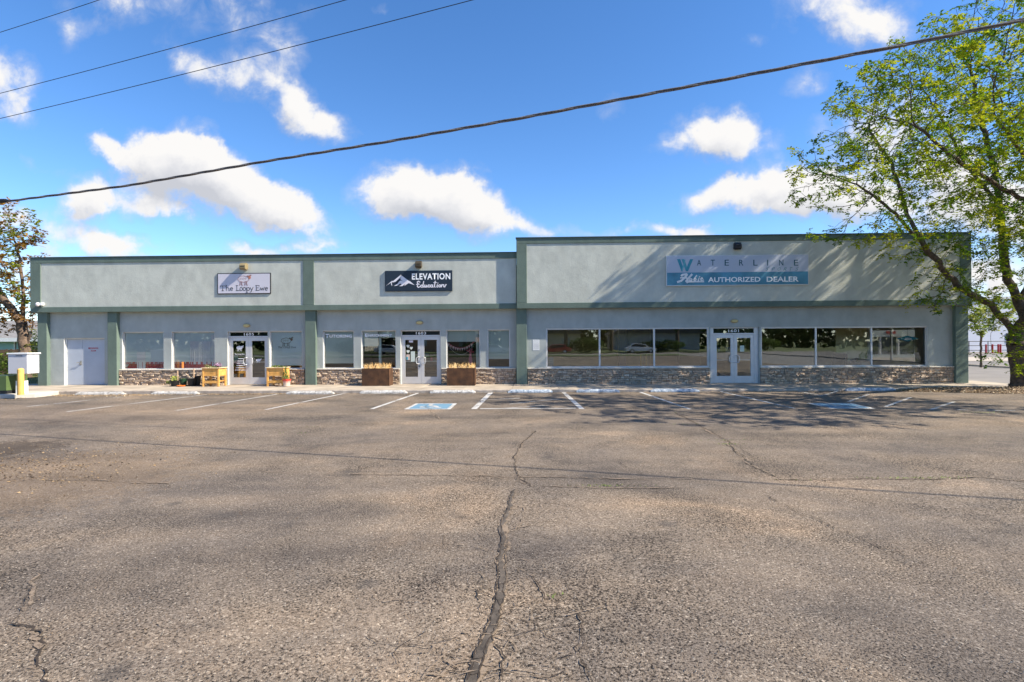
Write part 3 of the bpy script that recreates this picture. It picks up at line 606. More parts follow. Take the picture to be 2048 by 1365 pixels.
# stone wainscot, real ledge stones
def stones(x0, x1, yw, z1, seed):
    rs = random.Random(seed); mbm = MB(); mbm.box(x0, x1, yw - .022, yw + .05, -.1, z1); mbm.build('mortar_backing', m_mortar, B)
    mb = MB(); z = GS - .01
    cols = [(.60, .46, .35), (.46, .36, .28), (.33, .27, .23), (.70, .57, .44), (.42, .37, .33), (.78, .66, .54), (.52, .38, .27)]
    while z < z1 - .02:
        h = rs.uniform(.055, .112); h = min(h, z1 - z - .002)
        if z1 - z - h < .03: h = z1 - z - .002
        x = x0 + .004
        while x < x1 - .01:
            w = rs.uniform(.09, .27); w = min(w, x1 - x - .003)
            if x1 - x - w < .04: w = x1 - x - .003
            nsub = 1 if h < .085 or rs.random() < .6 else 2; hh = h / nsub
            for q in range(nsub):
                za = z + q * hh + .004; zb = z + (q + 1) * hh - .004; d = rs.uniform(.03, .095); c = rs.choice(cols); c = tuple(u * .5 + v * .5 for u, v in zip(c, (.50, .415, .335))); k = rs.uniform(.82, 1.16); c = tuple(min(.9, u * k * q_) for u, q_ in zip(c, (1.06, 1., .92))); c = tuple(min(.9, u) for u in c)
                j = lambda s=.008: rs.uniform(-s, s)
                A = [(x + .004, za), (x + w * .5, za), (x + w - .004, za), (x + w - .004, zb), (x + w * .5, zb), (x + .004, zb)]
                back = [(p, yw - .01, r_) for p, r_ in A]
                mid = [(p + j(.004), yw - d * .7, r_ + j(.004)) for p, r_ in A]
                ins = .012; cx = x + w / 2; cz = (za + zb) / 2
                fr = [(p + (cx - p) * (2 * ins / w) + j(.008), yw - d - rs.uniform(-.012, .014), r_ + (cz - r_) * .35 + j(.004)) for p, r_ in A]
                vs = back + mid + fr; fs = []
                for a_, b_ in ((0, 6), (6, 12)):
                    for i in range(6): fs.append((a_ + i, a_ + (i + 1) % 6, b_ + (i + 1) % 6, b_ + i))
                fs += [(12, 13, 16, 17), (13, 14, 15, 16)]
                mb.add(vs, fs, c)
            x += w
        z += h
    mb.build('stone_veneer', m_stone, B)
    mb = MB(); x = x0
    while x < x1 - .01:
        w = min(rs.uniform(.4, .7), x1 - x); mb.box(x + .003, x + w - .003, yw - .085 - rs.uniform(0, .015), yw + .03, z1, z1 + .045 + rs.uniform(-.004, .004)); x += w
    mb.build('stone_cap', m_cap, B, bevel=.01)
def sx_(px, Y=0): return onY(px, 755, Y)[0]
ZS = .70
for i, (a, b, Y) in enumerate([(240, 453.5, 0), (537.8, 610, 0), (633, 799.5, 0), (883, 1032.5, 0), (1055, 1419.5, -.13), (1520.5, 1906, -.13)]):
    stones(sx_(a, Y), sx_(b, Y), Y, ZS, 40 + i)
# frames, panes
def frame_mesh(x0, x1, z0, z1, y, w=.045, d=.06, mull=(), trans=()):
    mb = MB(); mb.box(x0, x1, y, y + d, z1 - w, z1); mb.box(x0, x1, y, y + d, z0, z0 + w)
    mb.box(x0, x0 + w, y, y + d, z0 + w, z1 - w); mb.box(x1 - w, x1, y, y + d, z0 + w, z1 - w)
    for m_ in mull: mb.box(m_ - w * .6, m_ + w * .6, y, y + d, z0 + w, z1 - w)
    return mb
def window(x0, x1, z0, z1, yw, mull=(), rec=.085, g=None, w=.045):
    fr = frame_mesh(x0, x1, z0, z1, yw + rec, w, .06, mull).build('window', m_alu, B, bevel=.004)
    ed = [x0, *mull, x1]
    for a, b in zip(ed[:-1], ed[1:]):
        mb = MB(); o = w if a == x0 else w * .6; p = w if b == x1 else w * .6; yy = yw + rec + .03
        mb.quad((a + o, yy, z0 + w), (b - p, yy, z0 + w), (b - p, yy, z1 - w), (a + o, yy, z1 - w)); mb.build('pane', g or m_glass, fr)
    # reveal lining, thin
    mb = MB(); mb.box(x0, x0 + .012, yw + .002, yw + rec, z0, z1); mb.box(x1 - .012, x1, yw + .002, yw + rec, z0, z1); mb.box(x0 + .012, x1 - .012, yw + .002, yw + rec, z1 - .012, z1)
    mb.build('jamb', m_jamb, fr)
    mb = MB(); mb.box(x0 + .013, x1 - .013, yw - .03, yw + rec, z0 - .02, z0 + .012); mb.build('sill', m_cap, fr)
    return fr
m_blind = mat('blind_fabric', (.62, .70, .60), .8, noise_s=1.2, noise_a=.05)
m_blindg = mat('blind_fabric_blue', (.84, .93, .88), .8, noise_s=1.0, noise_a=.06)
m_cloth = mat('red_cloth', (.55, .08, .09), .8, noise_s=5, noise_a=.3)
m_curtain = mat('curtain', (.93, .90, .88), .8)  # boards, and the sheet standing in for a reflected white panel
def blind(fr, x0, x1, z0, z1, y, m=None, name='blind'):
    mb = MB(); mb.box(x0, x1, y, y + .006, z0, z1); mb.tube((x0, y + .03, z1), (x1, y + .03, z1), .03, n=10); mb.box(x0, x1, y - .004, y + .010, z0 - .018, z0); mb.build(name, m or m_blind, fr)
W = []
for i, h in enumerate(WL):
    if i in (2, 6): W.append(None); continue
    W.append(window(h[0], h[1], h[2], h[3], YL, g=m_glass2))
def P(px, py, Y): return onY(px, py, Y)
h = WL[0]; blind(W[0], h[0] + .03, h[1] - .03, 1.0, 2.36, .160, m_blindg)
def cloth(fr, x0, x1, z0, z1, y, m, n=26, a=.02, name='cloth'):
    mb = MB(); k = len(mb.v)
    for i in range(n * 3 + 1):
        x = x0 + (x1 - x0) * i / (n * 3); yy = y + a * math.sin(i * 2 * math.pi / 3.9) + a * .4 * math.sin(i * .7)
        mb.v += [(x, yy, z0), (x, yy, z1)]
    for i in range(n * 3): mb.f.append((2 * i, 2 * i + 2, 2 * i + 3, 2 * i + 1)); mb.c.append((1, 1, 1)); mb.mi.append(0)
    return mb.build(name, m, fr, smooth=True)
cloth(W[0], h[0] + .03, h[1] - .03, .76, 1.06, .150, m_cloth)
mb = MB(); a = P(276, 704, .2); b = P(293, 738, .2); mb.box(a[0], b[0], .132, .136, b[1], a[1]); mb.build('white_board', m_curtain, W[0])
mb = MB(); a = P(304, 724, .2); b = P(323, 731, .2); mb.box(a[0], b[0], .17, .2, b[1], a[1], (.30, .36, .27)); a = P(313, 731, .2); b = P(320, 738.5, .2); mb.box(a[0], b[0], .17, .2, b[1], a[1], (.5, .26, .06))
mb.build('display_figure', m_attr, W[0])
def sheep(name, cx, cz, s, y, parent, cb, cl, ch, fill=None):
    mb = MB(); w = s * .05
    if fill: mb.prism(arc(cx, cz, s * .5, s * .27, 0, 360, 18)[:-1], y, y + .004, fill)
    pts = [(cx + s * (.5 + .03 * math.sin(k * 2.6)) * math.cos(R(k * 15)), cz + s * (.27 + .025 * math.cos(k * 2.1)) * math.sin(R(k * 15))) for k in range(25)]
    stroke(mb, pts, w, y - .001, cb)
    for k in range(3): stroke(mb, arc(cx - s * .25 + k * s * .22, cz + s * .02, s * .08, s * .07, 0, 300, 7), w * .6, y - .001, cb)
    for lx in (-.3, -.16, .16, .3):
        stroke(mb, [(cx + lx * s, cz - s * .22), (cx + lx * s - .02 * s, cz - s * .52), (cx + lx * s + (.09 if lx in (-.16, .3) else -.09) * s, cz - s * .56)], w * 1.2, y - .001, cl)
    mb.prism([(p, q) for p, q in arc(cx + s * .56, cz + s * .14, s * .12, s * .15, 0, 360, 10)[:-1]], y - .006, y - .001, ch)
    stroke(mb, [(cx + s * .34, cz + s * .26), (cx + s * .5, cz + s * .24)], w * 2, y - .006, cl); stroke(mb, [(cx + s * .58, cz + s * .30), (cx + s * .7, cz + s * .34)], w * 2, y - .006, cl)
    return mb.build(name, m_attr, parent)
c = P(252.5, 731.5, .12); sheep('sheep_decal', c[0], c[1], .16, .125, W[0], (.7, .7, .7), (.7, .7, .7), (.6, .6, .6), (.7, .7, .7))
h = WL[1]; blind(W[1], h[0] + .03, h[1] - .03, 1.0, 2.36, .160, m_blindg)
a = P(382, 683, .2); b = P(423, 683, .2); cloth(W[1], a[0], b[0], .95, a[1], .142, m_curtain, n=12, a=.012, name='curtain')  # pleated sheet stands in for a white panel reflected in the glass
cloth(W[1], h[0] + .03, h[1] - .03, .76, 1.06, .148, m_cloth)
a = P(425, 680, .24); mb = MB(); mb.box(a[0], h[1] - .04, .140, .145, .8, 2.25); mb.build('white_board', m_curtain, W[1])
a = P(365, 727, .12); mb = MB(); mb.tube((a[0], .145, .78), (a[0], .145, 1.06), .06, n=14); mb.build('orange_jar', mat('orange_jar', (.6, .22, .05)), W[1])
h = WL[3]; blind(W[3], h[0] + .03, h[1] - .03, .9, 2.36, .160, m_blindg)
c = P(572, 682, .12); sheep('sheep_decal', c[0], c[1], .44, .125, W[3], (.34, .33, .24), (.22, .2, .14), (.32, .18, .08))
m_logo = mat('logo_grey', (.25, .25, .2)); a = P(556, 698, .12); b = P(592, 693, .12); text('window_lettering', 'The Loopy Ewe', (a[0], b[0], a[1], b[1]), .12, m_logo, W[3], .008)
h = WL[4]; blind(W[4], h[0] + .03, h[1] - .03, .98, 2.36, .160)
a = P(651, 676.5, .12); b = P(704, 668, .12)
def smallcaps(word, x0, x1, z0, zb, y, parent, name='window_lettering'):
    n = len(word); w = (x1 - x0) / (n + .35); big = z0 + (zb - z0)
    text(name, word[0], (x0, x0 + w * 1.15, z0, big), y, m_ltr, parent, .035); text(name, word[1:], (x0 + w * 1.3, x1, z0 + .01, z0 + (zb - z0) * .82), y, m_ltr, parent, .035, sp=1.1)
smallcaps('TUTORING', a[0], b[0], a[1], b[1], .106, W[4])
h = WL[5]; blind(W[5], h[0] + .03, h[0] + (h[1] - h[0]) * .46, 1.72, 2.36, .160); blind(W[5], h[0] + (h[1] - h[0]) * .54, h[1] - .03, 2.1, 2.36, .160)
mb = MB(); xx = h[0] + (h[1] - h[0]) * .5; mb.box(xx - .06, xx + .05, .24, .34, .7, 2.4); mb.build('inner_mullion', m_blind, W[5])
a = P(730, 674.5, .12); b = P(784, 667.5, .12); smallcaps('ENRICHMENT', a[0], b[0], a[1], b[1], .106, W[5])
h = WL[7]; blind(W[7], h[0] + .03, h[1] - .1, 1.9, 2.36, .22); mb = MB(); mb.box(h[1] - .2, h[1] - .08, .24, .32, .7, 2.4); mb.build('inner_mullion', m_blind, W[7])
# bunting
mb = MB(); a = P(894, 685, .2); b = P(948, 684, .2)
def sag(t, a, b, s): return (a[0] + (b[0] - a[0]) * t, a[1] + (b[1] - a[1]) * t - s * 4 * t * (1 - t))
pts = [sag(i / 24, a, b, .27) for i in range(25)]; stroke(mb, pts, .05, .2, (.45, .10, .12))
for k in range(11):
    t = .06 + k * .085; p = sag(t, a, b, .27); mb.prism([(p[0] - .045, p[1]), (p[0], p[1] - .14), (p[0] + .045, p[1])], .188, .192, (.62, .40, .36) if k % 2 else (.70, .55, .48))
mb.build('bunting', m_attr, W[7])
mb = MB(); a = P(894, 688, .2); b = P(948, 690, .2)
for k in range(26):
    p = sag(k / 25, a, b, .45); mb.prism([(p[0] - .012, p[1] - .012), (p[0] + .016, p[1] - .012), (p[0] + .016, p[1] + .016), (p[0] - .012, p[1] + .012)], .178, .184, (.62, .60, .52))
mb.build('paper_chain', m_attr, W[7])
mb = MB(); p = P(940, 705, .2); rr = random.Random(2)
for k in range(7):
    an = k * .9; stroke(mb, [(p[0], p[1]), (p[0] + .16 * math.cos(an), p[1] + .16 * abs(math.sin(an)) + .02)], .05, .19, (.45, .08, .10))
for k in range(5): stroke(mb, [(p[0] + .01 * k, p[1]), (p[0] - .04 + .03 * k, p[1] - .3), (p[0] + .03 * k - .02, p[1] - .5)], .03, .185, (.48, .14, .30) if k % 2 else (.55, .12, .14))
mb.build('ribbon_bow', m_attr, W[7])
h = WL[8]; blind(W[8], h[0] + .03, h[1] - .03, 1.14, 2.36, .160)
mb = MB(); mb.box(h[0] + .05, h[0] + .28, .22, .235, 1.14, 1.32); mb.build('paper_note', mat('paper', (.62, .52, .38)), W[8])
# right shop windows
mull1 = [P(1199, 700, -.05)[0], P(1308, 700, -.05)[0]]; mull2 = [P(1631, 700, -.05)[0], P(1742, 700, -.05)[0]]
W8 = window(WR[0][0], WR[0][1], WR[0][2], WR[0][3], YR, mull1, rec=.04, w=.06)
W9 = window(WR[2][0], WR[2][1], WR[2][2], WR[2][3], YR, mull2, rec=.04, w=.06)
# doors
m_clear = glass('clear_pane', .07, (.97, .98, .96))
[c for c in W9.children if c.name.startswith('pane')][2].data.materials[0] = m_clear
[c for c in W9.children if c.name.startswith('pane')][1].data.materials[0] = glass('pane_glass', .16, (.93, .96, .92))
def shop_door(h, yw, pl, pr, num, zt=2.185, gap=.0):
    x0, x1, z0, z1 = h; y = yw + .09; w = .05
    fr = MB(); fr.box(x0, x1, y, y + .09, z1 - w, z1); fr.box(x0, x0 + pl, y, y + .09, z0, z1 - w); fr.box(x1 - pr, x1, y, y + .09, z0, z1 - w); fr.box(x0 + pl, x1 - pr, y, y + .09, zt - .06, zt)
    fo = fr.build('door_frame', m_alu, B, bevel=.004)
    mb = MB(); mb.quad((x0 + pl, y + .04, zt), (x1 - pr, y + .04, zt), (x1 - pr, y + .04, z1 - w), (x0 + pl, y + .04, z1 - w)); mb.build('transom_pane', m_glass, fo)
    xc = (x0 + x1) / 2; zc = (zt + z1 - w) / 2; text('house_number', num, (xc - .22, xc + .22, zc - .062, zc + .062), y + .030, m_ltr, fo, .012, sp=1.1); mb = MB(); mb.box(x0 + pl, x1 - pr, y + .12, y + .13, zt - .02, z1 - .02); mb.build('transom_dark_sheet', m_dark, fo)  # dark sheet added behind the transom glass in place of reflected trees
    if pl < .1:
        mb = MB(); mb.box(x0 + .001, x0 + .012, yw + .002, y, z0, z1 - .012); mb.box(x0, x1, yw + .002, y, z1 - .012, z1 - .001); mb.build('jamb', m_jamb, fo)
    xa, xb = x0 + pl + .004, x1 - pr - .004; zb = zt - .064; leaves = []
    for s, (a, b) in enumerate(((xa, xc - .004), (xc + .004, xb))):
        sw = .135; tr = .15; bt = .30; yy = y + .012; d = .05; z00 = GS + .012
        mb = MB(); mb.box(a, b, yy, yy + d, zb - tr, zb); mb.box(a, b, yy, yy + d, z00, z00 + bt); mb.box(a, a + sw, yy, yy + d, z00 + bt, zb - tr); mb.box(b - sw, b, yy, yy + d, z00 + bt, zb - tr)
        lf = mb.build('door', m_alu, B, bevel=.004); leaves.append((lf, a + sw, b - sw, z00 + bt, zb - tr, yy))
        mb = MB(); mb.quad((a + sw, yy + .025, z00 + bt), (b - sw, yy + .025, z00 + bt), (b - sw, yy + .025, zb - tr), (a + sw, yy + .025, zb - tr)); mb.build('pane', m_glass, lf)
        mb = MB(); mb.box(a + sw, b - sw, yy + .045, yy + .08, 1.02, 1.06); mb.build('push_bar', m_alu, lf)
        hx = b - .06 if s == 0 else a + .06; sg = -1 if s == 0 else 1; ho = []
        for t in range(9):
            an = math.pi * t / 8 - math.pi / 2; ho.append((hx + sg * (.04 + .10 * max(0, math.cos(an)) ** .4), yy - .06, 1.08 + .15 * math.sin(an)))
        mb = MB(); mb.path([(hx, yy, .93)] + ho + [(hx, yy, 1.23)], .016, 8); mb.build('handle', m_alu if num != '1605' else mat('bright_handle', (.7, .7, .7), .3, .5), lf, smooth=True)
    return leaves
D1605 = shop_door(WL[2], YL, .05, .05, '1605'); D1603 = shop_door(WL[6], YL, .05, .05, '1603'); D1601 = shop_door(WR[1], YR, .16, .18, '1601')
# door notices
lf, a, b, z0, z1, yy = D1605[0]; w = b - a
sheep('sheep_decal', a + w * .5, z1 - .30, .26, yy + .02, lf, (.8, .8, .8), (.8, .8, .8), (.75, .75, .75), (.8, .78, .8))
text('door_lettering', 'The Loopy Ewe', (a + w * .12, b - w * .1, z1 - .62, z1 - .55), yy + .02, m_ltr, lf, .02)
mb = MB()      # rows of small white vinyl characters, illegible in the photograph
for k in range(6):
    ww = .1 + .03 * (k % 3) + (.08 if k > 2 else 0); z = z1 - .78 - k * .10; xc = a + w * .58 - ww
    while xc < a + w * .58 + ww: stroke(mb, [(xc, z), (xc + .022, z)], .034, yy + .02, (.8, .8, .8)); xc += .040
mb.build('hours_lettering', m_attr, lf)
mb = MB(); mb.box(a + .03, a + .21, yy + .026, yy + .03, z1 - .93, z1 - .62); mb.build('notice', mat('notice_pale', (.45, .55, .5)), lf)
lf, a, b, z0, z1, yy = D1605[1]; sheep('sheep_decal', a + .28, z1 - .85, .20, yy + .02, lf, (.8, .8, .8), (.8, .8, .8), (.75, .75, .75), (.8, .78, .8))
lf, a, b, z0, z1, yy = D1603[0]; w = b - a
mb = MB(); mb.box(a + .16, a + .34, yy + .02, yy + .026, z1 - .11, z1 - .02, (.75, .68, .72))
for (cx, cz) in ((a + .12, z1 - .27), (a + .26, z1 - .35), (a + .12, z1 - .50)):
    hp = [(cx + .07 * math.sin(t) ** 3 * 1.0, cz + .005 * (13 * math.cos(t) - 5 * math.cos(2 * t) - 2 * math.cos(3 * t) - math.cos(4 * t))) for t in [k * 2 * math.pi / 20 for k in range(20)]]
    mb.prism(hp, yy + .018, yy + .024, (.72, .74, .66))
mb.box(a + .24, a + .42, yy + .02, yy + .026, z1 - .95, z1 - .50, (.56, .62, .56)); mb.box(a + .03, a + .21, yy + .02, yy + .026, z1 - .90, z1 - .61, (.02, .02, .02))
mb.box(a + .045, a + .195, yy + .016, yy + .02, z1 - .88, z1 - .63, (.65, .5, .42)); mb.box(a + .05, a + .12, yy + .012, yy + .016, z1 - .86, z1 - .74, (.1, .42, .5)); mb.build('notice', m_attr, lf)
mb = MB(); mb.box(a + w + .04, a + w + .07, yy - .012, yy, 1.50, 1.57); mb.box(a + w + .035, a + w + .09, yy - .03, yy, .80, .86); mb.build('lock', m_dark, lf)
lf, a, b, z0, z1, yy = D1603[1]; mb = MB(); mb.box(a + .03, a + .19, yy + .03, yy + .034, z1 - .75, z1 - .58, (.30, .33, .30)); mb.box(a + .27, a + .36, yy + .03, yy + .034, z1 - .92, z1 - .75, (.45, .12, .2)); mb.build('notice', m_attr, lf)
lf, a, b, z0, z1, yy = D1601[0]; mb = MB(); mb.box(b - .20, b - .02, yy + .03, yy + .034, z1 - .62, z1 - .38, (.16, .18, .24)); mb.box(a + .08, a + .12, yy + .03, yy + .034, z1 - .56, z1 - .40, (.7, .7, .7)); mb.build('notice', m_attr, lf)
lf, a, b, z0, z1, yy = D1601[1]; mb = MB(); mb.box(a + .13, a + .30, yy + .02, yy + .024, z1 - .58, z1 - .32, (.56, .64, .56)); mb.build('notice', m_attr, lf)
# mechanical room door
x0, x1, z0, z1 = WD[0], WD[1], GS, WD[3]; yy = .12
fr = MB(); fr.box(x0, x0 + .05, yy - .03, .16, z0, z1); fr.box(x1 - .05, x1, yy - .03, .16, z0, z1); fr.box(x0 + .05, x1 - .05, yy - .03, .16, z1 - .05, z1); fo = fr.build('door_frame', m_jamb, B, bevel=.004)
mb = MB(); mb.box(x0 + .001, x0 + .012, .002, yy - .03, z0, z1); mb.box(x0, x1, .002, yy - .03, z1 - .011, z1 - .001); mb.build('jamb', m_jamb, fo)
xm = P(165, 700, yy)[0]
for k, (a, b) in enumerate(((x0 + .053, xm - .004), (xm + .004, x1 - .053))):
    mb = MB(); mb.box(a, b, yy, yy + .045, z0 + .012, z1 - .054); d = mb.build('metal_door', m_door, B, bevel=.004)
    if k == 0:
        mb = MB(); p = P(162, 726, yy); mb.box(p[0] - .03, p[0] + .03, yy - .012, yy, p[1] - .1, p[1] + .09); mb.path([(p[0], yy - .01, p[1] + .02), (p[0], yy - .07, p[1] + .02), (p[0] - .14, yy - .075, p[1] + .01)], .013, 8); mb.path([(p[0], yy - .01, p[1] - .05), (p[0], yy - .05, p[1] - .05), (p[0] - .05, yy - .05, p[1] - .07)], .018, 8); mb.build('handle', mat('lever_metal', (.45, .42, .36), .3, .8), d)
        mb = MB()
        for zz in (.35, 1.15, 1.95): mb.box(a - .03, a + .004, yy - .035, yy - .02, zz, zz + .13)
        mb.build('hinge', m_white, d)
    else:
        mr = mat('red_vinyl', (.45, .03, .04)); p = P(177, 700, yy); q = P(197, 695.5, yy); text('door_lettering', 'MECHANICAL', (p[0], q[0], p[1] + .03, q[1] + .01), yy - .003, mr, d, .02); text('door_lettering', 'ROOM', (p[0] + .12, q[0] - .12, p[1] - .08, q[1] - .11), yy - .003, mr, d, .02)
# interiors
FZ = GS + .005; CE = 2.78
def room(x0, x1, y0, y1, mw, mf):
    mb = MB(); mb.box(x0, x1, y1, y1 + .1, FZ, CE); mb.box(x0, x0 + .08, y0, y1, FZ, CE)
    mb.build('interior_wall', mw, B)
    mb = MB(); mb.box(x0, x1, y0, y1, FZ - .05, FZ); mb.build('interior_floor', mf, B)
    mb = MB(); mb.box(x0, x1, y0, y1, CE, CE + .06); mb.build('interior_ceiling', mat('ceiling', (.5, .5, .46), .9), B)
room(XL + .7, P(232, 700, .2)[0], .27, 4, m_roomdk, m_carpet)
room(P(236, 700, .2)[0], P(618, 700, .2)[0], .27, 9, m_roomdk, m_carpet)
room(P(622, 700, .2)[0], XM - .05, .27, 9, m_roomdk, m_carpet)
room(XM + .02, XR - .34, .14, 11, m_room, m_carpet)
mb = MB(); mb.box(7.6, 7.72, 5., 11, FZ, CE); mb.box(4.4, 4.75, 3.6, 3.95, FZ, CE); mb.build('interior_partition', m_roomdk, B)
mb = MB(); mb.box(10.7, 10.85, 2.6, 11, FZ, CE); mb.build('interior_partition', m_room, B)
xa_ = P(1672, 700, 2.3)[0]; xb_ = P(1734, 700, 2.3)[0]; mb = MB(); mb.box(xa_, xb_, 2.3, 2.4, FZ, CE); mb.build('interior_partition', mat('olive_wall', (.74, .68, .42), .8, noise_s=.8, noise_a=.05), B)
mb = MB(); mb.box(xb_ + .003, xb_ + .12, 2.25, 2.42, FZ, CE); mb.build('partition_trim', m_white, B)
# side window of the right shop
sy = side_hole[0]; xs_ = XR - .18
mb = MB(); w = .07
for (a, b, c, d) in ((sy[0], sy[1], sy[3] - w, sy[3]), (sy[0], sy[1], sy[2], sy[2] + w), (sy[0], sy[0] + w, sy[2], sy[3]), (sy[1] - w, sy[1], sy[2], sy[3]), (4.2, 4.3, sy[2], sy[3])): mb.box(xs_, xs_ + .05, a, b, c + .001, d - .001)
sw_ = mb.build('window', m_alu, B)
mb = MB(); mb.quad((xs_ + .02, sy[0], sy[2]), (xs_ + .02, sy[1], sy[2]), (xs_ + .02, sy[1], sy[3]), (xs_ + .02, sy[0], sy[3])); mb.build('pane', glass('clear_glass', .02, (.96, .97, .96)), sw_)

# ------------------------------------------------------------------ signs
def sign_board(name, x0, x1, z0, z1, yb, yf, face, border, label, cat='sign'):
    o = empty(name, ((x0 + x1) / 2, yb, z0), label, cat)
    mb = MB(); mb.box(x0, x1, yf, yb, z0, z1); mb.build('sign_board', border, o, bevel=.004)
    mb = MB(); mb.box(x0 + .035, x1 - .035, yf - .004, yf, z0 + .035, z1 - .035); mb.build('sign_face', face, o)
    return o
m_swh = mat('sign_white', (.62, .59, .64), .45, noise_s=2, noise_a=.03); m_navy = mat('sign_navy', (.022, .034, .050), .4)
a = P(434.5, 547, -.31); b = P(541.5, 588, -.31); yp = -.275
S1 = sign_board('shop_sign', a[0], b[0], b[1], a[1], yp, yp - .035, m_swh, m_dark, 'white framed sign reading The Loopy Ewe with a line drawn sheep')
yt = yp - .042; sp = lambda px, py: P(px, py, yt)
c = sp(487, 558.5); sheep('sheep_drawing', c[0], c[1], .48, yt, S1, (.46, .30, .32), (.30, .14, .12), (.50, .20, .12), (.66, .62, .66))
# quirky lettering in strokes
def ewe_text(parent, x0, x1, zb, h, y):
    mb = MB(); K = (.045, .045, .05); U = (x1 - x0) / 11.9; w = h * .105
    def s_(ps): stroke(mb, [(x0 + px * U, zb + py * h) for px, py in ps], w, y, K)
    s_([(0., .82), (.1, .95), (1.2, .95), (1.3, .82)]); s_([(.62, .95), (.6, .0)]); s_([(.4, 0), (.85, 0)])
    s_([(1.5, 1.05), (1.55, 0)]); s_([(1.35, 1.1), (1.6, 1.05)]); s_(arc(1.85, .35, .3, .28, 170, 0, 6)); s_([(2.15, .35), (2.15, 0), (2.3, 0)])
    s_([(2.5, .32), (3.1, .36)]); s_(arc(2.8, .32, .32, .30, 10, 320, 10))
    s_([(4.1, 1.0), (4.1, .02), (4.7, .02), (4.85, .14)]); s_([(3.9, 1.0), (4.35, 1.0)]); s_([(3.9, 0), (4.2, 0)])
    for cx in (5.2, 5.98): s_(arc(cx, .32, .34, .33, 0, 360, 12))
    s_([(6.5, .62), (6.6, -.38)]); s_(arc(6.92, .3, .32, .3, 150, -170, 10)); s_([(6.4, -.38), (6.8, -.36)])
    s_([(7.4, .62), (7.75, .05)]); s_([(8.15, .66), (7.6, -.3), (7.35, -.32)])
    s_([(8.9, .95), (8.95, .0)]); s_([(8.7, .98), (9.6, .95), (9.65, .82)]); s_([(8.95, .5), (9.45, .52)]); s_([(8.75, 0), (9.6, .02), (9.72, .18)])
    s_([(9.85, .6), (10.1, .02), (10.35, .5), (10.6, .02), (10.9, .66)]); s_([(11.1, .30), (11.7, .36)]); s_(arc(11.4, .30, .32, .30, 12, 320, 10))
    mb.build('sign_lettering', m_attr, parent)
a1 = sp(440.5, 582); b1 = sp(537, 571); ewe_text(S1, a1[0], b1[0], a1[1], b1[1] - a1[1], yt)
a = P(769.8, 543.2, -.33); b = P(904.6, 582.3, -.33)
S2 = sign_board('shop_sign', a[0], b[0], b[1], a[1] + .02, yp, yp - .055, m_navy, m_navy, 'dark navy sign reading ELEVATION Education with white mountain peaks'); yt = yp - .063
Z = lambda zx, zy: P(740 + zx / 9.309, 510 + zy / 9.311, yt)
mb = MB(); WH = (.78, .76, .80)
for poly in ([(292, 588), (408, 485), (430, 490), (575, 372), (590, 385), (568, 420), (480, 500), (435, 515), (405, 508), (412, 582), (395, 560), (388, 520), (330, 560)],
             [(578, 378), (720, 485), (740, 490), (832, 566), (720, 528), (640, 578), (655, 545), (600, 584), (540, 586), (590, 560), (565, 535), (500, 575), (445, 584), (510, 540), (545, 495), (575, 478), (610, 492), (565, 455)]):
    mb.prism([Z(*p) for p in poly][::-1], yt, yt + .003, WH)
mb.build('mountain_emblem', m_attr, S2)
a1 = Z(780, 465); b1 = Z(1495, 340); text('sign_lettering', 'ELEVATION', (a1[0], b1[0], a1[1], b1[1]), yt, m_ltr, S2, .028, sp=1.12)
mb = MB()
def zs(ps, w=.042): stroke(mb, [Z(*p) for p in ps], w, yt, WH)
zs([(930, 510), (905, 492), (882, 505), (885, 535), (905, 545)]); zs([(905, 545), (885, 560), (882, 590), (900, 608), (925, 598), (945, 575)]); zs([(860, 552), (925, 548)], .03)
def za(cx, cy, rx, ry, a0, a1): zs([(cx + rx * math.cos(R(t)), cy - ry * math.sin(R(t))) for t in [a0 + (a1 - a0) * i / 10 for i in range(11)]])
za(965, 585, 22, 20, 0, 360); zs([(1000, 495), (988, 560), (990, 600), (1005, 600)]); zs([(1020, 560), (1018, 600), (1040, 602), (1050, 565), (1052, 600), (1065, 600)]); za(1098, 582, 22, 20, 50, 320)
za(1145, 582, 20, 20, 0, 360); zs([(1167, 560), (1165, 600), (1180, 600)]); zs([(1215, 490), (1200, 590), (1215, 605)]); zs([(1185, 520), (1240, 515)], .032); zs([(1255, 555), (1245, 600), (1262, 602)]); zs([(1262, 525), (1266, 530)]); za(1298, 580, 20, 20, 0, 360); zs([(1335, 555), (1330, 602)]); zs([(1332, 580), (1355, 555), (1375, 560), (1372, 595), (1392, 600), (1418, 550)])
mb.build('sign_lettering', m_attr, S2)
# water sports sign
a = P(1332.5, 513.5, -.52); b = P(1618, 570, -.52); yp3 = -.444
S3 = empty('shop_sign', ((a[0] + b[0]) / 2, yp3, b[1]), 'wide white and blue sign reading WATERLINE SPORTS Hobie AUTHORIZED DEALER', 'sign'); yf = yp3 - .06; x0, x1, z0, z1 = a[0], b[0], b[1], a[1] + .04
mb = MB(); mb.box(x0, x1, yf, yp3, z0, z1); mb.build('sign_board', m_alu, S3, bevel=.004)
zm = P(1400, 545.3, yf)[1]; m_teal = mat('sign_blue', (.085, .26, .36), .45, noise_s=1.2, noise_a=.3)
mb = MB(); mb.box(x0 + .03, x1 - .03, yf - .004, yf, zm, z1 - .03); mb.build('sign_face', mat('sign_pale', (.48, .52, .60), .45), S3); mb = MB(); mb.box(x0 + .03, x1 - .03, yf - .004, yf, z0 + .03, zm - .0005); mb.build('sign_face', m_teal, S3)
yt3 = yf - .010; Z3 = lambda zx, zy: P(1320 + zx / 6.4, 470 + zy / 6.4, yt3)
m_deep = mat('sign_deep_teal', (.012, .09, .12), .4)
mb = MB()
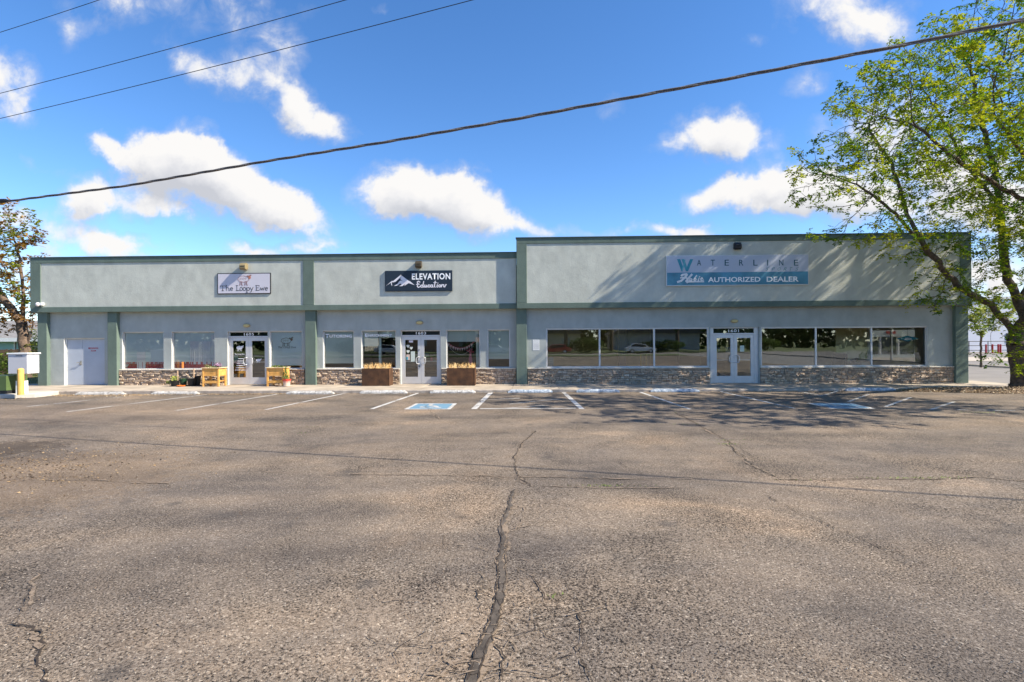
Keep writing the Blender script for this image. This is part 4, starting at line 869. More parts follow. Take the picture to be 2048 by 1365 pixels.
for ps, cc in (([(218, 312), (260, 312), (300, 430), (290, 470), (275, 470)], (.06, .30, .38)), ([(275, 312), (312, 312), (350, 425), (342, 468), (330, 468)], (.10, .36, .43)), ([(330, 312), (290, 470), (278, 450), (312, 330)], (.16, .45, .50)), ([(425, 312), (385, 312), (330, 450), (345, 470), (358, 468)], (.06, .30, .38))):
    mb.prism([Z3(*p) for p in ps], yt3 - .0006 * len(mb.v) / 10, yt3 + .003, cc)
mb.build('letter_emblem', m_attr, S3)
for ch, cx in zip('ATERLINE', (500, 676, 855, 1040, 1222, 1378, 1552, 1742)):
    wd = 5 if ch == 'I' else 27; p = Z3(cx - wd, 395); q = Z3(cx + wd, 320); text('sign_lettering', ch, (p[0], q[0], p[1], q[1]), yt3, m_deep, S3, .0)
m_sp = mat('sign_mid_teal', (.06, .22, .24), .4)
for ch, cx in zip('SPORTS', (1372, 1450, 1525, 1600, 1680, 1755)):
    p = Z3(cx - 20, 460); q = Z3(cx + 20, 415); text('sign_lettering', ch, (p[0], q[0], p[1], q[1]), yt3, m_sp, S3, -.012, shear=.35)
p = Z3(615, 608); q = Z3(1285, 538); text('sign_lettering', 'AUTHORIZED', (p[0], q[0], p[1], q[1]), yt3, m_ltr, S3, .022)
p = Z3(1365, 603); q = Z3(1775, 533); text('sign_lettering', 'DEALER', (p[0], q[0], p[1], q[1]), yt3, m_ltr, S3, .022)
mb = MB(); W3 = (.8, .8, .8)
def hs_(ps, w): stroke(mb, [Z3(*p) for p in ps], w, yt3, W3)
hs_([(225, 605), (270, 590), (310, 555), (345, 515), (338, 505), (290, 512), (275, 525)], .085); hs_([(262, 552), (300, 548), (370, 560)], .06); hs_([(408, 508), (370, 550), (335, 595), (350, 606), (380, 590)], .085); hs_([(340, 603), (560, 600)], .05)
for cx in (395, 448): hs_([(cx + 14 * math.cos(t), 575 - 14 * math.sin(t)) for t in [k * .7 for k in range(10)]], .045)
hs_([(470, 520), (440, 560), (436, 585)], .045); hs_([(500, 555), (487, 585), (500, 590)], .045); hs_([(505, 537), (509, 540)], .05); hs_([(520, 572), (548, 560), (535, 548), (520, 565), (525, 588), (560, 578)], .042)
mb.build('sign_lettering', m_attr, S3)
# wall pack lights
m_brz = mat('bronze', (.09, .07, .045), .45, .4); m_lens = mat('dusty_lens', (.20, .15, .08), .35)
def wall_pack(px, py, Y, mm, label, hood=(.13, .16)):
    c = P(px, py, Y - .2); o = empty('wall_light', (c[0], Y, c[1]), label, 'wall light', 'flood lights above the shop signs'); x, z = c
    w = .13; d = .26; mb = MB(); vs = []
    for yy_, s0, s1 in ((Y, .13, .11), (Y - d * .6, .17, .13), (Y - d, .12, .02)): vs += [(x - w, yy_, z - s0), (x + w, yy_, z - s0), (x + w, yy_, z + s1), (x - w, yy_, z + s1)]
    fs = [(3, 2, 1, 0)]
    for k in (0, 4): fs += [(k + i, k + (i + 1) % 4, k + 4 + (i + 1) % 4, k + 4 + i) for i in range(4)]
    fs += [(8, 9, 10, 11)]; mb.add(vs, fs); mb.build('housing', mm, o, bevel=.012)
    mb = MB(); mb.add([(x - w * .8, Y - d * .62 - .008, z - .155), (x + w * .8, Y - d * .62 - .008, z - .155), (x + w * .8, Y - d - .012, z - .02), (x - w * .8, Y - d - .012, z - .02)], [(0, 1, 2, 3)]); mb.build('lens', m_lens if mm is m_brz else m_dark, o)
    return o
wall_pack(485.5, 532, -.274, mat('khaki_housing', (.24, .19, .10), .5), 'khaki flood light above the white sheep sign')
wall_pack(836.5, 528, -.274, m_brz, 'bronze flood light above the navy mountain sign'); wall_pack(1476.5, 491, -.444, m_dark, 'black flood light above the wide white and blue sign')
m_lampl = mat('cream_lens', (.62, .50, .22), .4)
for px, py, Y, n_ in ((492.5, 651.5, 0, 'between the pine planters'), (839, 645.5, 0, 'with the paper hearts'), (1469.5, 642.5, -.13, 'of the taller right shop')):
    c = P(px, py, Y - .05); o = empty('door_light', (c[0], Y, c[1]), 'small oval cream light over the door ' + n_, 'wall light', 'oval lights over the shop doors')
    mb = MB(); mb.prism(arc(c[0], c[1], .165, .085, 0, 360, 20)[:-1][::-1], Y - .03, Y); mb.build('base', mat('lamp_base', (.40, .33, .2)), o, bevel=.006); mb = MB(); mb.prism(arc(c[0], c[1], .125, .055, 0, 360, 20)[:-1][::-1], Y - .075, Y - .03); mb.build('lens', m_lampl, o, bevel=.015)
# camera on the corner
c = P(80, 609, -.36); o = empty('security_camera', (c[0], -.3, c[1]), 'small white dome camera on the left corner of the fascia', 'camera')
mb = MB(); mb.box(c[0] - .02, c[0] + .12, -.40, -.276, c[1] - .05, c[1] + .07); mb.build('mount', m_white, o, bevel=.01); mb = MB(); mb.lathe(c[0] - .07, -.40, [(.01, c[1] - .1), (.05, c[1] - .09), (.075, c[1] - .04), (.08, c[1] + .02), (.05, c[1] + .07), (.01, c[1] + .08)], 14); mb.build('dome', mat('dome_white', (.65, .6, .6), .3), o, smooth=True)
# notice on the wall
c = P(1065.5, 680, -.14); d_ = P(1079, 701, -.14); o = empty('wall_notice', (c[0], -.13, d_[1]), 'white paper notice on the wall left of the big windows', 'notice')
mb = MB(); mb.box(c[0], d_[0], -.138, -.131, d_[1], c[1]); mb.build('paper', m_white, o)
mb = MB(); rn = random.Random(4)
for k in range(8):
    z = c[1] - .04 - k * .05
    for q in range(5): xa = c[0] + .03 + q * .05 + rn.uniform(0, .01); stroke(mb, [(xa, z), (xa + .03, z)], .008 if k < 3 else .013, -.1395, (.2, .2, .22))
mb.build('fine_print', m_attr, o)

# ------------------------------------------------------------------ planters, pots
m_soil = mat('soil', (.05, .035, .02), .95, noise_s=30, noise_a=.4)
def corten(px0, px1, label):
    Y = -.86; a = P(px0, 770, Y)[0]; b = P(px1, 770, Y)[0]; o = empty('steel_planter', ((a + b) / 2, -.5, GS), label, 'planter', 'rusted steel planters by the double doors')
    H = .735; yb = -.24; mb = MB(); t_ = .02
    mb.box(a, b, Y, Y + t_, GS, GS + H); mb.box(a, b, yb - t_, yb, GS, GS + H); mb.box(a, a + t_, Y + t_, yb - t_, GS, GS + H); mb.box(b - t_, b, Y + t_, yb - t_, GS, GS + H)
    mb.box(a - .006, a + .03, Y - .006, Y, GS, GS + H + .002); mb.box(b - .03, b + .006, Y - .006, Y, GS, GS + H + .002)
    mb.build('trough', m_corten, o, bevel=.004)
    mb = MB(); mb.box(a + t_, b - t_, Y + t_, yb - t_, GS + .5, GS + H - .06); mb.build('soil', m_soil, o)
    rg = random.Random(int(px0)); mb = MB()
    cl = [a + (b - a) * q for q in (.10, .28, .5, .64, .82, .92)]
    for k in range(230):
        cx = rg.choice(cl) + rg.gauss(0, .035); cx = min(b - .05, max(a + .05, cx)); cy = rg.uniform(Y + .08, yb - .1); an = rg.random() * 6.3; l = rg.uniform(.10, .32); sp_ = rg.uniform(.03, .26)
        p0 = Vector((cx, cy, GS + H - .06)); p1 = p0 + Vector((math.cos(an) * sp_ * .4, math.sin(an) * sp_ * .3, l * .7)); p2 = p0 + Vector((math.cos(an) * sp_, math.sin(an) * sp_ * .7, l)); n = Vector((.004, .003, 0))
        mb.add([p0 - n, p0 + n, p1 + n, p1 - n, p2], [(0, 1, 2, 3), (3, 2, 4)], rg.choice([(.62, .36, .12), (.72, .48, .20), (.50, .27, .08), (.8, .6, .32)]))
    mb.build('dry_grass', m_attr, o)
corten(724, 778.5, 'rusted steel planter of dry grass under the window reading ENRICHMENT'); corten(894, 949.5, 'rusted steel planter of dry grass under the window with bunting')
def leafy(mb, cx, cy, cz, rx, ry, rz, n, cols, s=.03, seed=1):
    rl = random.Random(seed)
    for k in range(n):
        d = Vector((rl.gauss(0, 1), rl.gauss(0, 1), rl.gauss(0, 1))).normalized() * rl.random() ** .4; p = Vector((cx + d.x * rx, cy + d.y * ry, cz + d.z * rz))
        u = Vector((rl.gauss(0, 1), rl.gauss(0, 1), rl.gauss(0, .6))).normalized() * s * rl.uniform(.6, 1.3); v = u.cross(Vector((rl.gauss(0, 1), rl.gauss(0, 1), 1))).normalized() * s * .4
        mb.add([p - u, p + v, p + u, p - v], [(0, 1, 2, 3)], rl.choice(cols))
GR = [(.10, .17, .03), (.16, .24, .05), (.07, .12, .02), (.22, .28, .08)]
def wood_planter(px0, px1, label, flowers):
    Y = -.95; a = P(px0, 770, Y)[0]; b = P(px1, 770, Y)[0]; o = empty('wooden_planter', ((a + b) / 2, -.6, GS), label, 'planter', 'raised yellow pine planters by the left shop door')
    yb = -.36; z0 = GS; H = .80; mb = MB()
    for yy_ in (Y, yb - .07):
        for xx in (a, b - .07): mb = MB(); mb.box(xx, xx + .07, yy_, yy_ + .07, z0, z0 + H - .03); mb.build('leg', m_wood, o, bevel=.005)
    mb = MB(); mb.box(a + .012, b - .012, Y + .015, Y + .04, z0 + .44, z0 + H - .035); mb.box(a + .012, b - .012, yb - .04, yb - .015, z0 + .44, z0 + H - .035); mb.box(a + .012, a + .037, Y + .04, yb - .04, z0 + .44, z0 + H - .035); mb.box(b - .037, b - .012, Y + .04, yb - .04, z0 + .44, z0 + H - .035)
    for k in (1, 2): mb.box(a + .01, b - .01, Y + .010, Y + .016, z0 + .44 + k * .115, z0 + .446 + k * .115)
    mb.build('trough', m_wood, o, bevel=.004)
    mb = MB(); mb.box(a - .04, b + .04, Y - .03, Y + .06, z0 + H - .03, z0 + H); mb.box(a - .04, b + .04, yb - .06, yb + .03, z0 + H - .03, z0 + H); mb.box(a - .04, a + .05, Y + .06, yb - .06, z0 + H - .031, z0 + H - .001); mb.box(b - .05, b + .04, Y + .06, yb - .06, z0 + H - .031, z0 + H - .001); mb.build('rim', mat('pale_rim', (.70, .55, .32), .6, noise_s=8), o, bevel=.004)
    mb = MB(); mb.box(a + .08, b - .08, Y + .02, yb - .02, z0 + .20, z0 + .225); mb.box(a + .07, b - .07, Y + .005, Y + .03, z0 + .14, z0 + .245); mb.build('shelf', m_wood, o)
    mb = MB(); mb.box(a + .04, b - .04, Y + .06, yb - .06, z0 + .5, z0 + H - .06); mb.build('soil', m_soil, o)
    mb = MB(); leafy(mb, (a + b) / 2, (Y + yb) / 2, z0 + H, (b - a) * .42, .2, .09, 240, GR + [(.3, .2, .1)], .035, int(px0))
    if flowers:
        leafy(mb, (a + b) / 2 + .15, (Y + yb) / 2, z0 + H + .10, .17, .14, .12, 170, [(.35, .05, .20), (.22, .02, .08), (.55, .35, .55), (.6, .5, .6)], .032, 5); leafy(mb, a + .02, (Y + yb) / 2, z0 + H + .07, .1, .1, .06, 50, [(.6, .5, .25), (.14, .2, .05)], .03, 6)
    mb.build('plants', m_attr, o); return a, b
wood_planter(404, 437.5, 'raised pine planter with purple flowers beside the black pots', True); wood_planter(533, 566.5, 'raised pine planter with low greens right of the door numbered 1605', False)
def pot(px, py, r, h, label, group, mm=None, plant=None, stake=False, Y=-.62, name='plant_pot'):
    x = P(px, py, Y)[0]; o = empty(name, (x, Y, GS), label, 'plant pot', group)
    mb = MB(); mb.lathe(x, Y, [(r * .95, GS + .001), (r * 1.1, GS + .012), (r * 1.12, GS + .03), (r * .78, GS + .03)], 18); mb.build('saucer', mm or m_pot, o)
    mb = MB(); mb.lathe(x, Y, [(r * .74, GS + .031), (r * .95, GS + h * .9), (r * 1.04, GS + h * .9), (r * 1.04, GS + h), (r * .93, GS + h), (r * .9, GS + h - .05)], 18); mb.build('pot', mm or m_pot, o, smooth=False)
    if plant: mb = MB(); plant(mb, x, Y, GS + h); mb.build('plant', m_attr, o)
    if stake: mb = MB(); mb.box(x + r * .5, x + r * .5 + .035, Y - .01, Y + .02, GS + h * .5, GS + h + .42); mb.build('stake', mat('stake_wood', (.6, .42, .27)), o)
    return o
gp = 'black plant pots by the stone base'
pot(350, 770, .19, .24, 'black pot of yellow green leaves with a wooden stake', gp, plant=lambda mb, x, y, z: (leafy(mb, x - .02, y, z + .08, .2, .15, .12, 150, [(.34, .38, .06), (.24, .30, .05), (.42, .42, .1)], .045, 3), leafy(mb, x - .25, y - .05, z - .08, .09, .08, .08, 50, [(.28, .36, .06), (.2, .3, .05)], .04, 4)), stake=True)
m_pg = mat('green_pot', (.02, .06, .03), .5)
pot(367, 770, .15, .30, 'empty dark green pot with a cut stem between black pots', gp, m_pg, Y=-.5, plant=lambda mb, x, y, z: leafy(mb, x, y, z, .08, .08, .03, 30, GR, .03, 8))
pot(383, 770, .17, .33, 'large black pot with bare stems and a pinkish stake', gp, stake=True, Y=-.62, plant=lambda mb, x, y, z: leafy(mb, x, y, z + .02, .12, .1, .04, 60, [(.3, .24, .16), (.45, .4, .35)], .03, 9))
pot(395, 770, .14, .42, 'tall black pot in the shade of the pine planter', gp, Y=-.35)
x = P(362, 771, -.85)[0]; mb = MB(); mb.lathe(x, -.85, [(.10, GS + .002), (.16, GS + .02), (.17, GS + .055), (.14, GS + .055), (.12, GS + .03)], 18); tag(mb.build('saucer', mat('orange_plastic', (.75, .18, .03), .4)), 'orange plastic saucer on the pavement in front of the pots', 'saucer')
m_rw, t_, b_ = mk('red_white_glaze'); tc_ = t_.new('ShaderNodeTexCoord'); s3 = t_.new('ShaderNodeSeparateXYZ', i_0=tc_.outputs['Object']); nz = t_.new('ShaderNodeTexNoise', i_Scale=9.); t_.l.new(t_.ramp(t_.math('ADD', s3.outputs[2], t_.math('MULTIPLY', nz.outputs['Fac'], .16)), [(.26, (.62, .50, .40)), (.40, (.60, .05, .03))]), b_.inputs['Base Color']); b_.inputs['Roughness'].default_value = .35
pot(573.5, 771, .17, .30, 'red and white glazed pot with a small conifer beside the pine planter', None, m_rw, Y=-.95, plant=lambda mb, x, y, z: [leafy(mb, x - .04, y, z + .05 + k * .07, .15 * (1 - k / 9), .13 * (1 - k / 9), .06, 90 - k * 9, [(.12, .2, .03), (.2, .27, .05), (.08, .14, .03)], .03, 20 + k) for k in range(7)])
# ------------------------------------------------------------------ wheel stops
def wheel_stop(pa, pb, mm, label, tilt=0):
    a = onLot(*pa); b = onLot(*pb); L = b[0] - a[0]; cx = (a[0] + b[0]) / 2; y = (a[1] + b[1]) / 2
    y = max(min(y, KY - .12), KY - .75); rs = random.Random(int(pa[0])); mb = MB(); n = 14; z0 = lotz(cx)
    prof = [(-.10, 0), (-.095, .05), (-.055, .115), (.045, .118), (.09, .05), (.10, 0)]; vs = []
    for i in range(n + 1):
        f = i / n; e = 1 - .5 * (max(0, abs(f - .5) - .47) / .03)
        for py_, pz in prof: vs.append((cx - L / 2 + L * f, y + .1 + py_ * (.9 + .1 * e) + (f - .5) * tilt + rs.uniform(-.006, .006), z0 + max(.0, pz * e + rs.uniform(-.006, .006) - (.02 if rs.random() < .12 and pz > .1 else 0))))
    m_ = len(prof); fs = [(i * m_ + j, (i + 1) * m_ + j, (i + 1) * m_ + j + 1, i * m_ + j + 1) for i in range(n) for j in range(m_ - 1)] + [tuple(range(m_)), tuple(range((n + 1) * m_ - 1, n * m_ - 1, -1))]
    mb.add(vs, fs); return tag(mb.build('wheel_stop', mm), label, 'wheel stop', 'concrete wheel stops along the kerb')
for pa, pb, mm, lb in [((156, 790), (251, 790), m_stop, 'white wheel stop before the grey mechanical room door'), ((312.6, 788.5), (402.6, 788.5), m_stop, 'white wheel stop in front of the black plant pots'), ((572, 789), (665.6, 789), m_stop, 'white wheel stop before the green pilaster between two shops'),
                       ((722, 787), (815, 787), m_stop, 'white wheel stop before the planter under ENRICHMENT'), ((861, 786.5), (951, 786.5), m_stop, 'chipped white wheel stop before the planter under the bunting'),
                       ((1016.6, 785.6), (1105, 785.6), m_stopblue, 'flaking bluish wheel stop at the foot of the step in the facade'), ((1152, 784.5), (1238, 784.5), m_stopblue, 'flaking bluish wheel stop below the first pane of the wide windows'),
                       ((1297, 783), (1391, 782), m_stopblue, 'flaking bluish wheel stop just left of the door numbered 1601'), ((1688, 782), (1790, 782), m_stopblue, 'flaking blue wheel stop beside the mulch bed')]:
    wheel_stop(pa, pb, mm, lb)

# ------------------------------------------------------------------ trees
def grow(limbs, attr_pts, step=.28, kill=.42, infl=2.6, iters=70, tip_r=.006, expo=2.3, seed=1, up=.08):
    """limbs: polylines; returns nodes, parents, radii"""
    rn = random.Random(seed); nodes = []; par = []
    for li, (pl, start) in enumerate(limbs):
        prev = start
        if start == 'near':
            q = Vector(pl[0]); prev = min(range(len(nodes)), key=lambda k: (nodes[k] - q).length)
        for k, (a, b) in enumerate(zip(pl[:-1], pl[1:])):
            a = Vector(a); b = Vector(b); n = max(1, int((b - a).length / step))
            if k == 0:
                nodes.append(a); par.append(prev if prev is not None else -1); prev = len(nodes) - 1
            for i in range(1, n + 1):
                nodes.append(a + (b - a) * i / n + Vector((rn.gauss(0, .02), rn.gauss(0, .02), rn.gauss(0, .02)))); par.append(prev); prev = len(nodes) - 1
    att = [Vector(p) for p in attr_pts]
    for it in range(iters):
        kd = kdtree.KDTree(len(nodes))
        for i, p in enumerate(nodes): kd.insert(p, i)
        kd.balance(); acc = {}; keep = []
        for p in att:
            co, i, d = kd.find(p)
            if d < kill: continue
            keep.append(p)
            if d < infl or it > 3: acc.setdefault(i, []).append((p - nodes[i]).normalized())
        att = keep
        if not acc: break
        for i, ds in acc.items():
            d = sum(ds, Vector()); d = d / len(ds) + Vector((rn.gauss(0, .22), rn.gauss(0, .22), rn.gauss(0, .18) + up))
            if par[i] >= 0: d += (nodes[i] - nodes[par[i]]).normalized() * .35
            nodes.append(nodes[i] + d.normalized() * step * rn.uniform(.8, 1.1)); par.append(i)
    N = len(nodes); rad = [0.] * N; kids = [0] * N
    for i in range(N):
        if par[i] >= 0: kids[par[i]] += 1
    acc = [0.] * N
    for i in range(N - 1, -1, -1):
        if acc[i] == 0: acc[i] = tip_r ** expo
        rad[i] = acc[i] ** (1 / expo)
        if par[i] >= 0: acc[par[i]] += acc[i]
    return nodes, par, rad, kids
def tree_mesh(root, nodes, par, rad, maxr, mbark, name='trunk', flare=1.5):
    mb = MB(); k = maxr / max(rad)
    sc = [r * (1 + (k - 1) * min(1, (r / max(rad)) ** .9)) for r in rad]
    ring = {}
    for i, p in enumerate(nodes):
        n = 10 if sc[i] > .12 else 6 if sc[i] > .03 else 3
        j = par[i]; d = (p - nodes[j]).normalized() if j >= 0 else Vector((0, 0, 1)); r = sc[i]
        if j < 0: r *= flare
        elif j >= 0 and par[j] < 0: r *= 1.15
        if j >= 0:
            q = nodes[j]; r0 = min(sc[j], r * 1.35)
            mb_tube(mb, q - d * r * .3, p, r0 * (flare if par[j] < 0 else 1), r, n)
    return mb.build(name, mbark, root, smooth=True)
def mb_tube(mb, a, b, r0, r1, n):
    d = (b - a)
    if d.length < 1e-5: return
    d.normalize(); ref = Vector((.31, .95, .07)) if abs(d.y) < .9 else Vector((1, 0, 0)); u = d.cross(ref).normalized(); w = d.cross(u); k = len(mb.v)
    for p, r in ((a, r0), (b, r1)):
        for i in range(n): an = 2 * math.pi * i / n; q = p + (u * math.cos(an) + w * math.sin(an)) * r; mb.v.append((q.x, q.y, q.z))
    for i in range(n): mb.f.append((k + i, k + (i + 1) % n, k + (i + 1) % n + n, k + i + n)); mb.c.append((1, 1, 1)); mb.mi.append(0)
def crown(root, nodes, rad, kids, thr, fr_n, fr_len, leaf_s, cols, seed=1, name='crown', pairs=5, droop=.5, prob=1., size_j=.4, clump=None):
    rl = random.Random(seed); V = []; Fc = []; C = []
    for i, p in enumerate(nodes):
        if rad[i] > thr or rl.random() > prob: continue
        if clump is not None and noise.noise(p * 1.15 + Vector((5, 5, 5))) + .35 * noise.noise(p * 3.1) < clump: continue
        tone = .75 + .5 * (noise.noise(p * .9) * .5 + .5) + rl.uniform(-.12, .12); hue = noise.noise(p * .45 + Vector((9, 3, 1)))
        c0 = cols[0] if hue > .12 else cols[1] if hue > -.12 else cols[2]
        for f in range(fr_n + (2 if kids[i] == 0 else 0)):
            d = Vector((rl.gauss(0, 1), rl.gauss(0, 1), rl.gauss(-.1, .55))).normalized(); L = fr_len * rl.uniform(.6, 1.2); sd_ = d.cross(Vector((0, 0, 1)))
            if sd_.length < .1: continue
            sd_.normalize(); q = p.copy()
            for k in range(pairs):
                d = (d + Vector((0, 0, -droop * .25))).normalized(); q = q + d * L / pairs; s = leaf_s * rl.uniform(1 - size_j, 1 + size_j)
                for sg in (-1, 1):
                    o = (sd_ * sg * .8 + d * .6 + Vector((rl.gauss(0, .25), rl.gauss(0, .25), rl.gauss(0, .25)))).normalized() * s
                    w = o.cross(Vector((rl.gauss(0, .5), rl.gauss(0, .5), 1))).normalized() * s * .34
                    b = len(V); V += [q[:], (q + o * .5 + w)[:], (q + o)[:], (q + o * .5 - w)[:]]; Fc.append((b, b + 1, b + 2, b + 3)); t = tone * rl.uniform(.85, 1.15); C.append((c0[0] * t, c0[1] * t, c0[2] * t))
    me = bpy.data.meshes.new(name); me.from_pydata(V, [], Fc); me.materials.append(m_leaf)
    at = me.color_attributes.new('Col', 'FLOAT_COLOR', 'CORNER'); ar = np.ones((len(Fc), 4, 4), dtype=np.float32); ar[:, :, :3] = np.array(C, dtype=np.float32)[:, None, :]; at.data.foreach_set('color', ar.ravel())
    o = bpy.data.objects.new(name, me); S.collection.objects.link(o); o.parent = root; o.matrix_parent_inverse = Matrix.Translation(-root.location); return o
def ell_pts(ells, dens, seed):
    rl = random.Random(seed); out = []
    for (c, r) in ells:
        for k in range(int(dens * r[0] * r[1] * r[2] * 4.19)):
            d = Vector((rl.gauss(0, 1), rl.gauss(0, 1), rl.gauss(0, 1))).normalized() * rl.random() ** .38; out.append((c[0] + d.x * r[0], c[1] + d.y * r[1], c[2] + d.z * r[2]))
    return out
YT = -2.4
def T3(px, py, dy=0):
    x, z = onY(px, py, YT + dy); return (x, YT + dy, z)
def E3(px, py, rx, ry, rd, dy=0):
    c = T3(px, py, dy); k = (YT + dy - CAM.y) / F; return (c, (rx * k, rd, ry * k))
TR = empty('honey_locust_tree', (T3(2048, 780)[0], YT, .03), 'large airy bright green tree at the right with a leaning forked trunk', 'tree')
base = Vector(T3(2046, 785)); base.z = -.05
limbs = [([base, T3(2040, 720), T3(2034, 685), T3(2022, 655), T3(2008, 640)], None),                 # trunk to the dark fork
         ([T3(2008, 640), T3(1980, 610, -.1), T3(1935, 585, -.3), T3(1890, 545, -.5), T3(1850, 495, -.7), T3(1810, 450, -.8), T3(1770, 410, -.9), T3(1715, 370, -1.)], 'near'),
         ([T3(2034, 680), T3(2055, 640), T3(2040, 605, .2), T3(2015, 560, .3), T3(2005, 490, .4), T3(2003, 420, .4), T3(1985, 330, .3), T3(1960, 230, .2), T3(1940, 130, .1)], 'near'),
         ([T3(2005, 480, .4), T3(1990, 400, .8), T3(1930, 330, 1.2), T3(1890, 250, 1.6), T3(1850, 180, 1.8)], 'near'),
         ([T3(2040, 605, .2), T3(2080, 520, .9), T3(2100, 400, 1.3), T3(2110, 250, 1.6), T3(2100, 120, 1.6)], 'near'),
         ([T3(2055, 640), T3(2120, 590, -.6), T3(2180, 480, -1.2), T3(2230, 350, -1.6)], 'near'),
         ([T3(2034, 660), T3(2110, 560, -1.5), T3(2120, 440, -3.4), T3(2060, 330, -5.), T3(1990, 230, -6.)], 'near'),
         ([T3(2120, 440, -3.4), T3(2010, 380, -4.6), T3(1900, 310, -5.4), T3(1820, 240, -5.6)], 'near'), ([T3(2120, 440, -3.4), T3(2260, 350, -5.), T3(2420, 260, -6.)], 'near'), ([T3(2120, 440, -3.4), T3(2200, 330, -5.6), T3(2230, 250, -7.6), T3(2240, 200, -8.6)], 'near'),
         ([T3(1850, 495, -.7), T3(1815, 430, -.2), T3(1785, 330, .2), T3(1740, 260, .4)], 'near')]
ells = [E3(1715, 350, 150, 95, 2.3, -.6), E3(1640, 330, 85, 55, 1.4, -.6), E3(1790, 240, 130, 110, 2.6), E3(1870, 140, 110, 110, 2.6), E3(1985, 110, 130, 130, 3.), E3(1960, 300, 150, 170, 3.2),
        E3(2110, 250, 180, 230, 3.4), E3(2230, 380, 150, 200, 3.), E3(1880, 470, 150, 60, 1.4, -.5), E3(1700, 468, 95, 28, .8, -1.), E3(1930, 560, 90, 60, 1.3, -.4), E3(1900, 600, 60, 35, .8, -.6), E3(2020, 520, 80, 80, 1.4), E3(2040, 690, 26, 70, .6, -.4), E3(1990, 700, 40, 30, .6, -.8), E3(1745, 150, 60, 40, 1.5)]
att = ell_pts(ells, 6.0, 11)
near = [E3(1800, 200, 120, 100, 2.2, -5.), E3(1900, 330, 110, 110, 2.2, -5.5), E3(2000, 130, 170, 130, 2.4, -6.2), E3(2150, 300, 200, 190, 2.6, -5.8), E3(2320, 330, 200, 190, 2.8, -5.5), E3(1720, 330, 90, 60, 1.6, -3.6), E3(2060, 470, 90, 70, 1.6, -4.), E3(2480, 250, 200, 200, 2.6, -6.5), E3(1850, 440, 80, 45, 1.3, -3.)]
near += [E3(2050, 180, 120, 110, 2., -8.6), E3(2250, 230, 150, 150, 2.2, -8.8), E3(2450, 200, 160, 150, 2.2, -8.8)]
att += ell_pts(near, 5.5, 12)
att += ell_pts([E3(1690, 480, 80, 22, .7, -1.3), E3(1790, 470, 90, 30, .9, -1.2), E3(1880, 520, 80, 50, 1., -1.), E3(1900, 590, 75, 38, .8, -1.), E3(1850, 610, 36, 18, .5, -1.2), E3(1980, 600, 60, 50, .9, -.8), E3(2035, 660, 22, 90, .5, -.9), E3(1990, 715, 36, 20, .4, -1.2), E3(2000, 470, 70, 90, 1.2, -1.)], 26, 14)
nd, pr, rd, kd_ = grow(limbs, att, seed=3, step=.24, kill=.34)
tree_mesh(TR, nd, pr, rd, .34, m_bark, flare=1.35)
crown(TR, nd, rd, kd_, .020, 3, .26, .085, [(.24, .31, .012), (.10, .185, .010), (.38, .41, .018)], 4, pairs=4, clump=-.10)
print('tree nodes', len(nd))
# left tree behind the corner
YLT = 6.0
def T4(px, py, dy=0): x, z = onY(px, py, YLT + dy); return (x, YLT + dy, z)
def E4(px, py, rx, ry, rd, dy=0): c = T4(px, py, dy); k = (YLT + dy - CAM.y) / F; return (c, (rx * k, rd, ry * k))
TL = empty('maple_tree', (T4(50, 740)[0], YLT, 0), 'sparse bronze and green leaved tree behind the left corner of the building', 'tree')
b4 = Vector(T4(50, 745)); b4.z = -.1
limbs = [([b4, T4(50, 700), T4(44, 660), T4(48, 600), T4(42, 540), T4(30, 480)], None), ([T4(52, 700), T4(62, 670), T4(66, 640), T4(60, 560)], 'near'), ([T4(44, 650), T4(10, 600), T4(-40, 540), T4(-60, 450)], 'near'), ([T4(46, 600), T4(20, 560, -.8), T4(-10, 500, -1.2)], 'near')]
ells = [E4(40, 560, 50, 60, 1.6), E4(20, 480, 65, 60, 1.8), E4(0, 620, 70, 50, 1.8), E4(60, 630, 35, 35, 1.2), E4(-60, 520, 90, 110, 2.4), E4(20, 415, 40, 22, 1.), E4(70, 470, 30, 36, 1.), E4(-100, 620, 80, 60, 2)]
nd, pr, rd, kd_ = grow(limbs, ell_pts(ells, 7.5, 5), step=.26, kill=.36, seed=6)
tree_mesh(TL, nd, pr, rd, .27, m_barkl, flare=1.3)
crown(TL, nd, rd, kd_, .026, 3, .21, .16, [(.40, .23, .045), (.24, .27, .03), (.25, .13, .035)], 9, pairs=2, prob=.85)
